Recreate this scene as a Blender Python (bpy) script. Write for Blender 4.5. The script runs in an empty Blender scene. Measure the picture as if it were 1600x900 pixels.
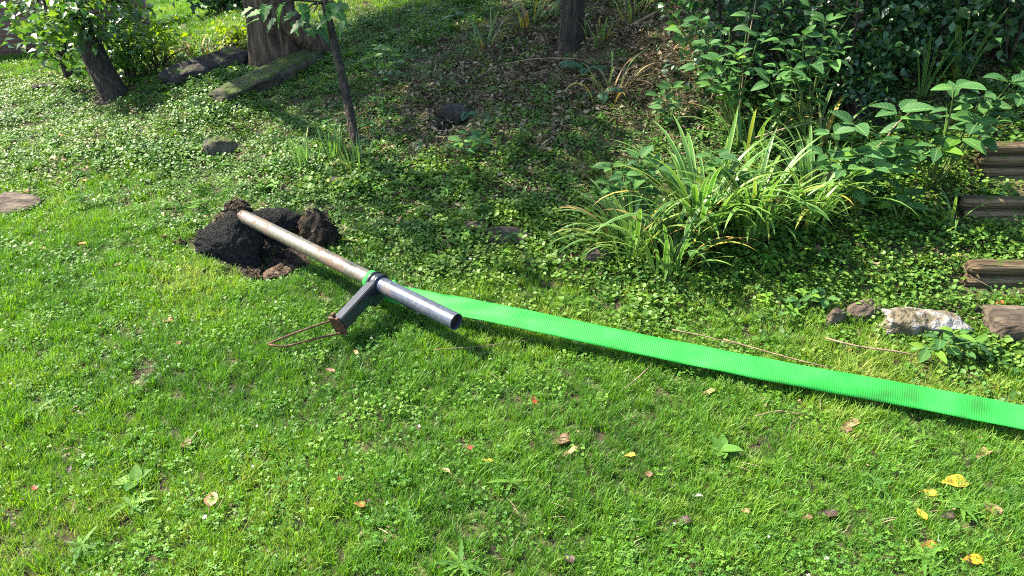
import bpy, math, random
import numpy as np
from mathutils import Vector, Matrix, Euler

# ------------------------------------------------------------------ camera, sky, sun
SC = bpy.context.scene
COL = SC.collection
rng = np.random.default_rng(7)
random.seed(7)
R = math.radians

CAM_H, PITCH, LENS = 1.6, 28.0, 25.0
cam = bpy.data.cameras.new('camera'); cam.lens = LENS; cam.sensor_width = 36; cam.clip_start = 0.05; cam.clip_end = 900
camo = bpy.data.objects.new('camera', cam); COL.objects.link(camo)
camo.location = (0, 0, CAM_H); camo.rotation_euler = (R(90 - PITCH), 0, 0)
SC.camera = camo

SUN_EL, SUN_AZ = 46.0, -70.0        # azimuth from the view direction (+y), negative = left
SUN_DIR = Vector((math.sin(R(SUN_AZ)) * math.cos(R(SUN_EL)), math.cos(R(SUN_AZ)) * math.cos(R(SUN_EL)), math.sin(R(SUN_EL))))
world = bpy.data.worlds.new('World'); SC.world = world; world.use_nodes = True
wn = world.node_tree.nodes; wl = world.node_tree.links
wn.clear()
sky = wn.new('ShaderNodeTexSky'); sky.sky_type = 'NISHITA'; sky.sun_disc = False
sky.sun_elevation = R(SUN_EL); sky.sun_rotation = R(SUN_AZ)
bg = wn.new('ShaderNodeBackground'); bg.inputs['Strength'].default_value = 0.115
wo = wn.new('ShaderNodeOutputWorld')
wl.new(sky.outputs[0], bg.inputs[0]); wl.new(bg.outputs[0], wo.inputs[0])
sun = bpy.data.lights.new('sun', 'SUN'); sun.energy = 5.0; sun.angle = R(0.53); sun.color = (1.0, 0.91, 0.76)
suno = bpy.data.objects.new('sun', sun); COL.objects.link(suno)
suno.rotation_euler = (-SUN_DIR).to_track_quat('-Z', 'Y').to_euler()
suno.location = (-6, 4, 12)
SC.view_settings.view_transform = 'Standard'; SC.view_settings.look = 'None'
SC.view_settings.gamma = 1; SC.view_settings.exposure = 2.1
SC.cycles.filter_width = 1.05; SC.cycles.use_denoising = False; SC.cycles.max_bounces = 6; SC.cycles.diffuse_bounces = 3; SC.cycles.transmission_bounces = 4
SC.cycles.transparent_max_bounces = 4; SC.cycles.sample_clamp_indirect = 6

# ------------------------------------------------------------------ helpers
def _hash(ix, iy, s):
    n = (ix * 374761393 + iy * 668265263 + s * 1442695041) & 0xffffffff
    n = ((n ^ (n >> 13)) * 1274126177) & 0xffffffff
    return ((n ^ (n >> 16)) & 0xffff) / 65535.0
def vnoise(x, y, s=0):
    x = np.asarray(x, float); y = np.asarray(y, float)
    ix = np.floor(x).astype(np.int64); iy = np.floor(y).astype(np.int64)
    fx = x - ix; fy = y - iy
    fx = fx * fx * (3 - 2 * fx); fy = fy * fy * (3 - 2 * fy)
    a = _hash(ix, iy, s); b = _hash(ix + 1, iy, s); c = _hash(ix, iy + 1, s); d = _hash(ix + 1, iy + 1, s)
    return (a * (1 - fx) + b * fx) * (1 - fy) + (c * (1 - fx) + d * fx) * fy
def fbm(x, y, s=0, o=3):
    t = 0; a = 0.5; f = 1.0
    for k in range(o):
        t = t + a * vnoise(np.asarray(x) * f, np.asarray(y) * f, s + k * 17); a *= 0.5; f *= 2.03
    return t / (1 - 0.5 ** o)
def sstep(a, b, x):
    t = np.clip((np.asarray(x, float) - a) / (b - a), 0, 1); return t * t * (3 - 2 * t)

HOLES = []       # (x, y, radius, depth)
def dline(x, y): return 0.302 * x + 0.953 * y - 2.72
def H(x, y):
    x = np.asarray(x, float); y = np.asarray(y, float)
    d = dline(x, y)
    s = 0.02 + 0.13 * sstep(-6.0, -2.2, x) + 0.28 * sstep(-1.8, 2.4, x)
    sp = np.log1p(np.exp(np.clip(d * 5, -40, 40))) / 5
    lim = 6.5
    sp = np.where(sp > lim, lim + (sp - lim) * 0.15, sp)
    z = s * sp
    z = z + 0.05 * (fbm(x * 0.9, y * 0.9, 3) - 0.5) + 0.10 * sstep(0.2, 1.5, d) * (fbm(x * 1.7, y * 1.7, 9) - 0.5)
    for hx, hy, hr, hd in HOLES:
        q = ((x - hx) ** 2 + (y - hy) ** 2) / hr ** 2
        z = z - hd * np.exp(-q * q)
    return z
F = LENS / 36 * 1600
cp, spi = math.cos(R(PITCH)), math.sin(R(PITCH))
def ray(u, v):
    a = (u - 800) / F; b = -(v - 450) / F
    return Vector((a, cp + b * spi, -spi + b * cp))      # forward depth = 1
def PH(u, v, h=0.0):
    """the point of the place that the photograph shows at (u,v), h metres above the ground"""
    r = ray(u, v); lo = 0.6; t = lo
    while t < 40:
        p = r * t
        if CAM_H + p.z < float(H(p.x, p.y)) + h: break
        t += 0.05
    a, b = t - 0.05, t
    for _ in range(25):
        m = (a + b) / 2; p = r * m
        if CAM_H + p.z < float(H(p.x, p.y)) + h: b = m
        else: a = m
    p = r * b
    return Vector((p.x, p.y, CAM_H + p.z))
def PD(u, v, depth):
    p = ray(u, v) * depth; return Vector((p.x, p.y, CAM_H + p.z))
def depth_of(p): return (Vector(p) - Vector((0, 0, CAM_H))).dot(Vector((0, cp, -spi)))

def mesh(name, verts, faces, mats=None, smooth=False, uvs=None, tint=None):
    me = bpy.data.meshes.new(name)
    verts = np.asarray(verts, dtype=np.float32).reshape(-1, 3)
    me.vertices.add(len(verts)); me.vertices.foreach_set('co', verts.ravel())
    if isinstance(faces, np.ndarray):
        n, k = faces.shape
        loops = faces.ravel().astype(np.int32); starts = np.arange(n, dtype=np.int32) * k
    else:
        loops = np.fromiter((i for f in faces for i in f), dtype=np.int32)
        lens = np.array([len(f) for f in faces]); n = len(faces)
        starts = np.concatenate([[0], np.cumsum(lens)[:-1]]).astype(np.int32)
    me.loops.add(len(loops)); me.loops.foreach_set('vertex_index', loops)
    me.polygons.add(n); me.polygons.foreach_set('loop_start', starts)
    me.update(calc_edges=True)
    if smooth: me.polygons.foreach_set('use_smooth', np.ones(n, dtype=bool))
    if uvs is not None:
        uv = me.uv_layers.new(name='UVMap'); u = np.asarray(uvs, dtype=np.float32)[loops]
        uv.data.foreach_set('uv', u.ravel())
    if tint is not None:
        a = me.attributes.new('tint', 'FLOAT', 'POINT'); a.data.foreach_set('value', np.asarray(tint, dtype=np.float32))
    for m in (mats or []): me.materials.append(m)
    return me
def thing(name, label, cat, loc, group=None, rot=(0, 0, 0)):
    o = bpy.data.objects.new(name, None); COL.objects.link(o); o.empty_display_size = 0.1
    o.location = loc; o.rotation_euler = rot; o['label'] = label; o['category'] = cat
    if group: o['group'] = group
    return o
def tag(o, label, cat, group=None):
    o['label'] = label; o['category'] = cat
    if group: o['group'] = group
    return o
def wloc(o):
    p = Vector((0, 0, 0))
    while o is not None: p += o.location; o = o.parent
    return p
def obj(name, me, parent=None, loc=None, rot=None, scale=None, kind=None):
    """links a mesh; loc is in world space"""
    o = bpy.data.objects.new(name, me); COL.objects.link(o)
    if parent: o.parent = parent
    base = wloc(parent) if parent else Vector((0, 0, 0))
    o.location = (Vector(loc) - base) if loc is not None else -base if parent else (0, 0, 0)
    if rot is not None: o.rotation_euler = rot
    if scale is not None: o.scale = scale if hasattr(scale, '__len__') else (scale,) * 3
    if kind: o['kind'] = kind
    return o

class MB:
    def __init__(s): s.v = []; s.f = []; s.uv = []; s.t = []
    def add(s, v, f, uv=None, t=0.5):
        b = len(s.v); s.v += [tuple(p) for p in v]; s.f += [tuple(i + b for i in q) for q in f]
        s.uv += list(uv) if uv is not None else [(0, 0)] * len(v); s.t += [t] * len(v)
    def tube(s, pts, radii, n=8, cap=True, bump=0.0, t=0.5, seed=0):
        pts = [Vector(p) for p in pts]; rings = []; vs = []; up = None; L = 0; uv = []
        for i, p in enumerate(pts):
            tg = (pts[min(i + 1, len(pts) - 1)] - pts[max(i - 1, 0)]).normalized()
            if up is None: up = Vector((0, 0, 1)) if abs(tg.z) < 0.9 else Vector((1, 0, 0))
            up = (up - tg * up.dot(tg)).normalized(); sd = tg.cross(up)
            if i: L += (p - pts[i - 1]).length
            for k in range(n):
                a = 2 * math.pi * k / n; r = radii[i]
                if bump: r *= 1 + bump * (float(fbm(k * 0.9 + seed * 7, L * 9 + seed, 5)) - 0.5) * 2
                vs.append(p + (up * math.cos(a) + sd * math.sin(a)) * r); uv.append((k / n, L))
        f = []
        for i in range(len(pts) - 1):
            for k in range(n):
                a = i * n + k; b = i * n + (k + 1) % n
                f.append((a, b, b + n, a + n))
        if cap:
            f.append(tuple(range(n))[::-1]); f.append(tuple((len(pts) - 1) * n + k for k in range(n)))
        s.add(vs, f, uv, t)
    def box(s, c, ax, ay, az):
        c = Vector(c); v = [c + ax * i + ay * j + az * k for i in (-1, 1) for j in (-1, 1) for k in (-1, 1)]
        s.add(v, [(0, 1, 3, 2), (4, 6, 7, 5), (0, 4, 5, 1), (2, 3, 7, 6), (0, 2, 6, 4), (1, 5, 7, 3)])
    def build(s, name, mats, smooth=False): return mesh(name, s.v, s.f, mats if isinstance(mats, list) else [mats], smooth, s.uv, s.t)

# ------------------------------------------------------------------ materials
def nmat(name):
    m = bpy.data.materials.new(name); m.use_nodes = True; m.node_tree.nodes.clear()
    return m, m.node_tree.nodes, m.node_tree.links
def ramp(n, cols, pos=None):
    r = n.new('ShaderNodeValToRGB'); e = r.color_ramp.elements
    while len(e) < len(cols): e.new(0.5)
    for i, c in enumerate(cols):
        e[i].position = (pos[i] if pos else i / (len(cols) - 1)); e[i].color = (*c, 1)
    return r
def leafmat(name, cols, rough=0.4, trans=0.35, src='INSTANCER', spec=0.5, rib=0.0, edge=None, pos=None):
    m, n, l = nmat(name)
    out = n.new('ShaderNodeOutputMaterial'); mix = n.new('ShaderNodeMixShader'); mix.inputs[0].default_value = trans
    pb = n.new('ShaderNodeBsdfPrincipled'); pb.inputs['Roughness'].default_value = rough
    pb.inputs['Specular IOR Level'].default_value = spec
    tr = n.new('ShaderNodeBsdfTranslucent')
    r = ramp(n, cols, pos)
    if src == 'OBJECT':
        a = n.new('ShaderNodeObjectInfo'); l.new(a.outputs['Random'], r.inputs[0])
    else:
        a = n.new('ShaderNodeAttribute'); a.attribute_name = 'tint'; a.attribute_type = src; l.new(a.outputs['Fac'], r.inputs[0])
    col = r.outputs[0]
    if rib or edge:
        uv = n.new('ShaderNodeUVMap'); sx = n.new('ShaderNodeSeparateXYZ'); l.new(uv.outputs[0], sx.inputs[0])
        ab = n.new('ShaderNodeMath'); ab.operation = 'ABSOLUTE'; l.new(sx.outputs[0], ab.inputs[0])
        if rib:
            # side veins slant away from the midrib
            sl = n.new('ShaderNodeMath'); sl.operation = 'MULTIPLY_ADD'; sl.inputs[1].default_value = -0.22; l.new(ab.outputs[0], sl.inputs[0]); l.new(sx.outputs[1], sl.inputs[2])
            wv = n.new('ShaderNodeMath'); wv.operation = 'MULTIPLY'; wv.inputs[1].default_value = 7.0; l.new(sl.outputs[0], wv.inputs[0])
            fr = n.new('ShaderNodeMath'); fr.operation = 'FRACT'; l.new(wv.outputs[0], fr.inputs[0])
            lt = n.new('ShaderNodeMath'); lt.operation = 'LESS_THAN'; lt.inputs[1].default_value = 0.12; l.new(fr.outputs[0], lt.inputs[0])
            l2 = n.new('ShaderNodeMath'); l2.operation = 'LESS_THAN'; l2.inputs[1].default_value = 0.09; l.new(ab.outputs[0], l2.inputs[0])
            mx = n.new('ShaderNodeMath'); mx.operation = 'MAXIMUM'; l.new(lt.outputs[0], mx.inputs[0]); l.new(l2.outputs[0], mx.inputs[1])
            ml = n.new('ShaderNodeMath'); ml.operation = 'MULTIPLY'; ml.inputs[1].default_value = rib; l.new(mx.outputs[0], ml.inputs[0])
            mc = n.new('ShaderNodeMixRGB'); mc.inputs[2].default_value = (0.30, 0.42, 0.16, 1); l.new(ml.outputs[0], mc.inputs[0]); l.new(col, mc.inputs[1]); col = mc.outputs[0]
        if edge:
            g = n.new('ShaderNodeMath'); g.operation = 'GREATER_THAN'; g.inputs[1].default_value = edge[0]; l.new(ab.outputs[0], g.inputs[0])
            g2 = n.new('ShaderNodeMath'); g2.operation = 'MULTIPLY'; g2.inputs[1].default_value = 0.7; l.new(g.outputs[0], g2.inputs[0])
            mc = n.new('ShaderNodeMixRGB'); mc.inputs[2].default_value = (*edge[1], 1); l.new(g2.outputs[0], mc.inputs[0]); l.new(col, mc.inputs[1]); col = mc.outputs[0]
    l.new(col, pb.inputs['Base Color'])
    hs = n.new('ShaderNodeHueSaturation'); hs.inputs['Hue'].default_value = 0.494; hs.inputs['Saturation'].default_value = 1.1; hs.inputs['Value'].default_value = 1.5
    l.new(col, hs.inputs['Color']); l.new(hs.outputs[0], tr.inputs[0])
    l.new(pb.outputs[0], mix.inputs[1]); l.new(tr.outputs[0], mix.inputs[2]); l.new(mix.outputs[0], out.inputs[0])
    return m
def mottled(name, cols, scale=8, rough=0.85, bump=0.3, bscale=40, pos=None, metal=0, detail=6, stretch=None, moss=None, spec=0.3, bdist=0.02):
    """noise-coloured rough surface; moss = (colour, threshold) grows on upward faces"""
    m, n, l = nmat(name)
    out = n.new('ShaderNodeOutputMaterial'); pb = n.new('ShaderNodeBsdfPrincipled')
    pb.inputs['Roughness'].default_value = rough; pb.inputs['Metallic'].default_value = metal; pb.inputs['Specular IOR Level'].default_value = spec
    tc = n.new('ShaderNodeTexCoord'); vec = tc.outputs['Object']
    if stretch:
        mp = n.new('ShaderNodeMapping'); mp.inputs['Scale'].default_value = stretch; l.new(vec, mp.inputs[0]); vec = mp.outputs[0]
    ns = n.new('ShaderNodeTexNoise'); ns.inputs['Scale'].default_value = scale; ns.inputs['Detail'].default_value = detail; l.new(vec, ns.inputs[0])
    r = ramp(n, cols, pos or [0.3 + 0.4 * i / (len(cols) - 1) for i in range(len(cols))]); l.new(ns.outputs[0], r.inputs[0])
    col = r.outputs[0]
    if moss:
        ge = n.new('ShaderNodeNewGeometry'); sx = n.new('ShaderNodeSeparateXYZ'); l.new(ge.outputs['Normal'], sx.inputs[0])
        n3 = n.new('ShaderNodeTexNoise'); n3.inputs['Scale'].default_value = moss[2] if len(moss) > 2 else 9; n3.inputs['Detail'].default_value = 4; l.new(tc.outputs['Object'], n3.inputs[0])
        ad = n.new('ShaderNodeMath'); ad.operation = 'MULTIPLY_ADD'; ad.inputs[1].default_value = 0.35; l.new(sx.outputs[2], ad.inputs[0]); l.new(n3.outputs[0], ad.inputs[2])
        mr = n.new('ShaderNodeMapRange'); mr.inputs[1].default_value = moss[1]; mr.inputs[2].default_value = moss[1] + 0.12; l.new(ad.outputs[0], mr.inputs[0])
        mc = n.new('ShaderNodeMixRGB'); mc.inputs[2].default_value = (*moss[0], 1); l.new(mr.outputs[0], mc.inputs[0]); l.new(col, mc.inputs[1]); col = mc.outputs[0]
    l.new(col, pb.inputs['Base Color'])
    nb = n.new('ShaderNodeTexNoise'); nb.inputs['Scale'].default_value = bscale; nb.inputs['Detail'].default_value = 5; l.new(vec, nb.inputs[0])
    bp = n.new('ShaderNodeBump'); bp.inputs['Strength'].default_value = bump; bp.inputs['Distance'].default_value = bdist; l.new(nb.outputs[0], bp.inputs['Height'])
    l.new(bp.outputs[0], pb.inputs['Normal']); l.new(pb.outputs[0], out.inputs[0])
    return m

M = {}
M['ground'] = mottled('soil_and_thatch', [(0.018, 0.014, 0.008), (0.045, 0.035, 0.018), (0.05, 0.06, 0.018), (0.10, 0.085, 0.04)], 6, 0.95, 0.6, 60)
M['grass'] = leafmat('grass_blade', [(0.035, 0.105, 0.012), (0.09, 0.215, 0.020), (0.15, 0.28, 0.024), (0.25, 0.31, 0.06)], 0.5, 0.38, pos=[0, 0.45, 0.8, 1], spec=0.4)
M['clover'] = leafmat('clover_leaf', [(0.035, 0.11, 0.016), (0.075, 0.19, 0.022), (0.13, 0.25, 0.026)], 0.5, 0.3, spec=0.22)
M['ivy'] = leafmat('creeping_leaf', [(0.026, 0.08, 0.016), (0.06, 0.145, 0.022), (0.115, 0.21, 0.026), (0.18, 0.26, 0.03)], 0.52, 0.3, spec=0.34)
M['litter'] = leafmat('dry_litter', [(0.04, 0.028, 0.017), (0.11, 0.078, 0.046), (0.19, 0.145, 0.085), (0.34, 0.28, 0.17)], 0.8, 0.1, spec=0.2)
M['flower'] = leafmat('clover_flower', [(0.5, 0.48, 0.42), (0.7, 0.68, 0.6)], 0.7, 0.2)
M['bark'] = mottled('bark_furrowed', [(0.026, 0.017, 0.010), (0.08, 0.056, 0.035), (0.16, 0.12, 0.08)], 34, 0.95, 1.0, 40, stretch=(1, 1, 0.16), bdist=0.05)
M['bark_dark'] = mottled('bark_dark', [(0.014, 0.011, 0.008), (0.036, 0.029, 0.021), (0.07, 0.057, 0.042)], 40, 0.95, 1.0, 60, stretch=(1, 1, 0.2), bdist=0.03)
M['stone'] = mottled('grey_ledge_stone', [(0.014, 0.013, 0.011), (0.036, 0.032, 0.027), (0.075, 0.066, 0.055)], 9, 0.95, 1.0, 22, moss=((0.05, 0.075, 0.015), 0.84), bdist=0.05)
M['stone_moss'] = mottled('mossy_stone', [(0.03, 0.026, 0.018), (0.075, 0.065, 0.045), (0.14, 0.12, 0.085)], 11, 0.95, 1.0, 26, moss=((0.045, 0.068, 0.010), 0.70, 13), bdist=0.05)
M['stone_brown'] = mottled('brown_flat_stone', [(0.03, 0.022, 0.015), (0.075, 0.057, 0.04), (0.14, 0.11, 0.08)], 12, 0.95, 1.0, 26, stretch=(0.5, 1.6, 1), bdist=0.04)
M['stone_white'] = mottled('pale_lichen_stone', [(0.045, 0.045, 0.02), (0.13, 0.105, 0.07), (0.21, 0.205, 0.19)], 12, 0.95, 1.0, 26, pos=[0.36, 0.47, 0.55], bdist=0.04)
M['log'] = mottled('weathered_log', [(0.022, 0.015, 0.009), (0.085, 0.058, 0.031), (0.20, 0.145, 0.078)], 14, 0.95, 1.0, 34, stretch=(0.12, 1.8, 1.8), moss=((0.06, 0.075, 0.015), 0.86, 14), bdist=0.04)
M['soil'] = mottled('torn_soil', [(0.006, 0.005, 0.004), (0.018, 0.013, 0.009), (0.055, 0.036, 0.024)], 14, 1.0, 1.0, 70)
M['soil_brown'] = mottled('dry_brown_soil', [(0.02, 0.013, 0.008), (0.065, 0.042, 0.028), (0.13, 0.09, 0.06)], 24, 1.0, 1.0, 80)
M['black'] = mottled('black_earth_slab', [(0.004, 0.004, 0.004), (0.010, 0.009, 0.0085), (0.05, 0.044, 0.04)], 55, 0.95, 1.0, 110, pos=[0.3, 0.55, 0.78])
M['stem'] = mottled('green_stem', [(0.05, 0.08, 0.02), (0.10, 0.14, 0.035)], 20, 0.7, 0.2, 60)
M['twig'] = mottled('dry_twig', [(0.10, 0.07, 0.04), (0.26, 0.20, 0.12)], 20, 0.9, 0.4, 90)
M['rust'] = mottled('rusty_iron', [(0.03, 0.013, 0.009), (0.07, 0.032, 0.018), (0.14, 0.075, 0.042)], 60, 0.75, 0.4, 200, bdist=0.002)
M['blackpaint'] = mottled('worn_dark_blue_paint', [(0.006, 0.007, 0.010), (0.010, 0.012, 0.018), (0.02, 0.022, 0.03)], 25, 0.38, 0.08, 60, spec=0.6, bdist=0.002)
M['darkin'] = mottled('pipe_inside_shade', [(0.010, 0.009, 0.008), (0.03, 0.022, 0.016)], 30, 0.9, 0.2, 60)  # near-black tone paints the shade inside the hollow pipe
M['brick'] = None

def pipe_mat(name, base, rustc, thr, metal, rough):
    m, n, l = nmat(name); out = n.new('ShaderNodeOutputMaterial'); pb = n.new('ShaderNodeBsdfPrincipled')
    tc = n.new('ShaderNodeTexCoord')
    a = n.new('ShaderNodeTexNoise'); a.inputs['Scale'].default_value = 7; a.inputs['Detail'].default_value = 7; l.new(tc.outputs['Object'], a.inputs[0])
    b = n.new('ShaderNodeTexNoise'); b.inputs['Scale'].default_value = 55; b.inputs['Detail'].default_value = 5; l.new(tc.outputs['Object'], b.inputs[0])
    ad = n.new('ShaderNodeMath'); ad.operation = 'MULTIPLY_ADD'; ad.inputs[1].default_value = 0.35; l.new(b.outputs[0], ad.inputs[0]); l.new(a.outputs[0], ad.inputs[2])
    mr = n.new('ShaderNodeMapRange'); mr.inputs[1].default_value = thr; mr.inputs[2].default_value = thr + 0.10; l.new(ad.outputs[0], mr.inputs[0])
    r = ramp(n, [tuple(c * 0.75 for c in base), base, tuple(min(1, c * 1.25) for c in base)], [0.35, 0.5, 0.65]); l.new(b.outputs[0], r.inputs[0])
    mc = n.new('ShaderNodeMixRGB'); mc.inputs[2].default_value = (*rustc, 1); l.new(mr.outputs[0], mc.inputs[0]); l.new(r.outputs[0], mc.inputs[1]); l.new(mc.outputs[0], pb.inputs['Base Color'])
    iv = n.new('ShaderNodeMath'); iv.operation = 'MULTIPLY_ADD'; iv.inputs[1].default_value = -metal; iv.inputs[2].default_value = metal; l.new(mr.outputs[0], iv.inputs[0]); l.new(iv.outputs[0], pb.inputs['Metallic'])
    rr = n.new('ShaderNodeMath'); rr.operation = 'MULTIPLY_ADD'; rr.inputs[1].default_value = 0.4; rr.inputs[2].default_value = rough; l.new(mr.outputs[0], rr.inputs[0]); l.new(rr.outputs[0], pb.inputs['Roughness'])
    bp = n.new('ShaderNodeBump'); bp.inputs['Strength'].default_value = 0.15; bp.inputs['Distance'].default_value = 0.003; l.new(ad.outputs[0], bp.inputs['Height']); l.new(bp.outputs[0], pb.inputs['Normal'])
    l.new(pb.outputs[0], out.inputs[0]); return m
M['pipe_old'] = pipe_mat('weathered_galvanised_steel', (0.18, 0.16, 0.125), (0.10, 0.06, 0.038), 0.67, 0.6, 0.36)
M['pipe_new'] = pipe_mat('painted_grey_steel', (0.07, 0.08, 0.105), (0.085, 0.07, 0.06), 0.76, 0.35, 0.36)

def strap_mat():
    m, n, l = nmat('green_webbing'); out = n.new('ShaderNodeOutputMaterial'); pb = n.new('ShaderNodeBsdfPrincipled')
    uv = n.new('ShaderNodeUVMap'); sx = n.new('ShaderNodeSeparateXYZ'); l.new(uv.outputs[0], sx.inputs[0])
    a = n.new('ShaderNodeMath'); a.operation = 'MULTIPLY'; a.inputs[1].default_value = 2 * math.pi / 0.0074; l.new(sx.outputs[1], a.inputs[0])
    s = n.new('ShaderNodeMath'); s.operation = 'SINE'; l.new(a.outputs[0], s.inputs[0])
    ns = n.new('ShaderNodeTexNoise'); ns.inputs['Scale'].default_value = 9; ns.inputs['Detail'].default_value = 6; tc = n.new('ShaderNodeTexCoord'); l.new(tc.outputs['Object'], ns.inputs[0])
    r = ramp(n, [(0.03, 0.24, 0.04), (0.026, 0.37, 0.05), (0.045, 0.45, 0.07)], [0.30, 0.45, 0.65]); l.new(ns.outputs[0], r.inputs[0])
    mr = n.new('ShaderNodeMapRange'); mr.inputs[1].default_value = -1; mr.inputs[2].default_value = 1; mr.inputs[3].default_value = 0.83; mr.inputs[4].default_value = 1.0; l.new(s.outputs[0], mr.inputs[0])
    mc = n.new('ShaderNodeMixRGB'); mc.blend_type = 'MULTIPLY'; mc.inputs[0].default_value = 1; l.new(r.outputs[0], mc.inputs[1]); l.new(mr.outputs[0], mc.inputs[2])
    l.new(mc.outputs[0], pb.inputs['Base Color']); pb.inputs['Roughness'].default_value = 0.55; pb.inputs['Specular IOR Level'].default_value = 0.25
    bp = n.new('ShaderNodeBump'); bp.inputs['Strength'].default_value = 0.25; bp.inputs['Distance'].default_value = 0.001; l.new(s.outputs[0], bp.inputs['Height']); l.new(bp.outputs[0], pb.inputs['Normal'])
    tr = n.new('ShaderNodeBsdfTranslucent'); l.new(mc.outputs[0], tr.inputs[0])
    mx = n.new('ShaderNodeMixShader'); mx.inputs[0].default_value = 0.3; l.new(pb.outputs[0], mx.inputs[1]); l.new(tr.outputs[0], mx.inputs[2]); l.new(mx.outputs[0], out.inputs[0])
    return m
M['strap'] = strap_mat()
def brick_mat():
    m, n, l = nmat('dark_brick'); out = n.new('ShaderNodeOutputMaterial'); pb = n.new('ShaderNodeBsdfPrincipled'); pb.inputs['Roughness'].default_value = 0.9
    tc = n.new('ShaderNodeTexCoord'); mp = n.new('ShaderNodeMapping'); mp.inputs['Rotation'].default_value = (R(90), 0, 0); l.new(tc.outputs['Object'], mp.inputs[0])
    b = n.new('ShaderNodeTexBrick'); b.inputs['Scale'].default_value = 4.5; b.inputs['Color1'].default_value = (0.13, 0.06, 0.045, 1); b.inputs['Color2'].default_value = (0.19, 0.09, 0.065, 1); b.inputs['Mortar'].default_value = (0.16, 0.13, 0.11, 1); b.inputs['Mortar Size'].default_value = 0.03
    l.new(mp.outputs[0], b.inputs[0]); l.new(b.outputs[0], pb.inputs['Base Color'])
    l.new(pb.outputs[0], out.inputs[0]); return m
M['brick'] = brick_mat()
LC = {   # leaf colours for things with one colour range
 'lily': leafmat('lily_leaf', [(0.038, 0.12, 0.02), (0.075, 0.195, 0.03), (0.125, 0.25, 0.036), (0.26, 0.27, 0.04)], 0.42, 0.35, 'OBJECT', pos=[0, 0.5, 0.9, 1], edge=(0.72, (0.30, 0.38, 0.14))),
 'lily_dry': leafmat('lily_dry_leaf', [(0.30, 0.26, 0.03), (0.30, 0.21, 0.05), (0.17, 0.12, 0.06)], 0.6, 0.25, 'OBJECT'),
 'broad': leafmat('broad_leaf', [(0.018, 0.065, 0.02), (0.04, 0.12, 0.03), (0.07, 0.175, 0.034)], 0.55, 0.3, 'OBJECT', rib=0.28, spec=0.2),
 'broad_lime': leafmat('broad_leaf_lime', [(0.08, 0.20, 0.02), (0.15, 0.27, 0.02)], 0.4, 0.4, 'OBJECT', rib=0.3),
 'dark': leafmat('dark_shrub_leaf', [(0.012, 0.045, 0.012), (0.03, 0.085, 0.022), (0.05, 0.12, 0.03)], 0.4, 0.25, 'GEOMETRY'),
 'crown': leafmat('crown_leaf', [(0.03, 0.085, 0.015), (0.06, 0.14, 0.022), (0.12, 0.20, 0.025)], 0.35, 0.35, 'GEOMETRY', spec=0.6),
 'lime': leafmat('lime_shrub_leaf', [(0.08, 0.17, 0.015), (0.16, 0.26, 0.02), (0.25, 0.32, 0.03)], 0.45, 0.5, 'GEOMETRY'),
 'fern': leafmat('fern_leaf', [(0.025, 0.09, 0.03), (0.05, 0.13, 0.05)], 0.45, 0.3, 'OBJECT'),
 'weed': leafmat('weed_leaf', [(0.04, 0.12, 0.018), (0.075, 0.18, 0.024), (0.11, 0.22, 0.026)], 0.6, 0.35, 'OBJECT', rib=0.2, spec=0.2),
}
def flatleaf(name, c, c2):
    m, n, l = nmat(name); out = n.new('ShaderNodeOutputMaterial'); pb = n.new('ShaderNodeBsdfPrincipled'); pb.inputs['Roughness'].default_value = 0.6
    tc = n.new('ShaderNodeTexCoord'); ns = n.new('ShaderNodeTexNoise'); ns.inputs['Scale'].default_value = 45; ns.inputs['Detail'].default_value = 4; l.new(tc.outputs['Object'], ns.inputs[0])
    r = ramp(n, [c2, c], [0.38, 0.55]); l.new(ns.outputs[0], r.inputs[0]); l.new(r.outputs[0], pb.inputs['Base Color'])
    tr = n.new('ShaderNodeBsdfTranslucent'); l.new(r.outputs[0], tr.inputs[0]); mx = n.new('ShaderNodeMixShader'); mx.inputs[0].default_value = 0.2
    l.new(pb.outputs[0], mx.inputs[1]); l.new(tr.outputs[0], mx.inputs[2]); l.new(mx.outputs[0], out.inputs[0]); return m
FL = {'yellow': flatleaf('fallen_yellow', (0.55, 0.40, 0.03), (0.38, 0.24, 0.03)), 'spotted': flatleaf('fallen_yellow_spotted', (0.60, 0.40, 0.02), (0.06, 0.03, 0.01)),
      'orange': flatleaf('fallen_orange', (0.34, 0.13, 0.03), (0.22, 0.08, 0.02)), 'brown': flatleaf('fallen_brown', (0.19, 0.10, 0.055), (0.09, 0.045, 0.025)),
      'tan': flatleaf('fallen_tan', (0.42, 0.27, 0.13), (0.26, 0.15, 0.07)), 'dark': flatleaf('fallen_dark', (0.05, 0.028, 0.02), (0.02, 0.012, 0.01)),
      'red': flatleaf('fallen_red', (0.28, 0.045, 0.02), (0.14, 0.03, 0.015)), 'pale': flatleaf('fallen_pale', (0.55, 0.55, 0.42), (0.30, 0.36, 0.18))}

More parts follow.
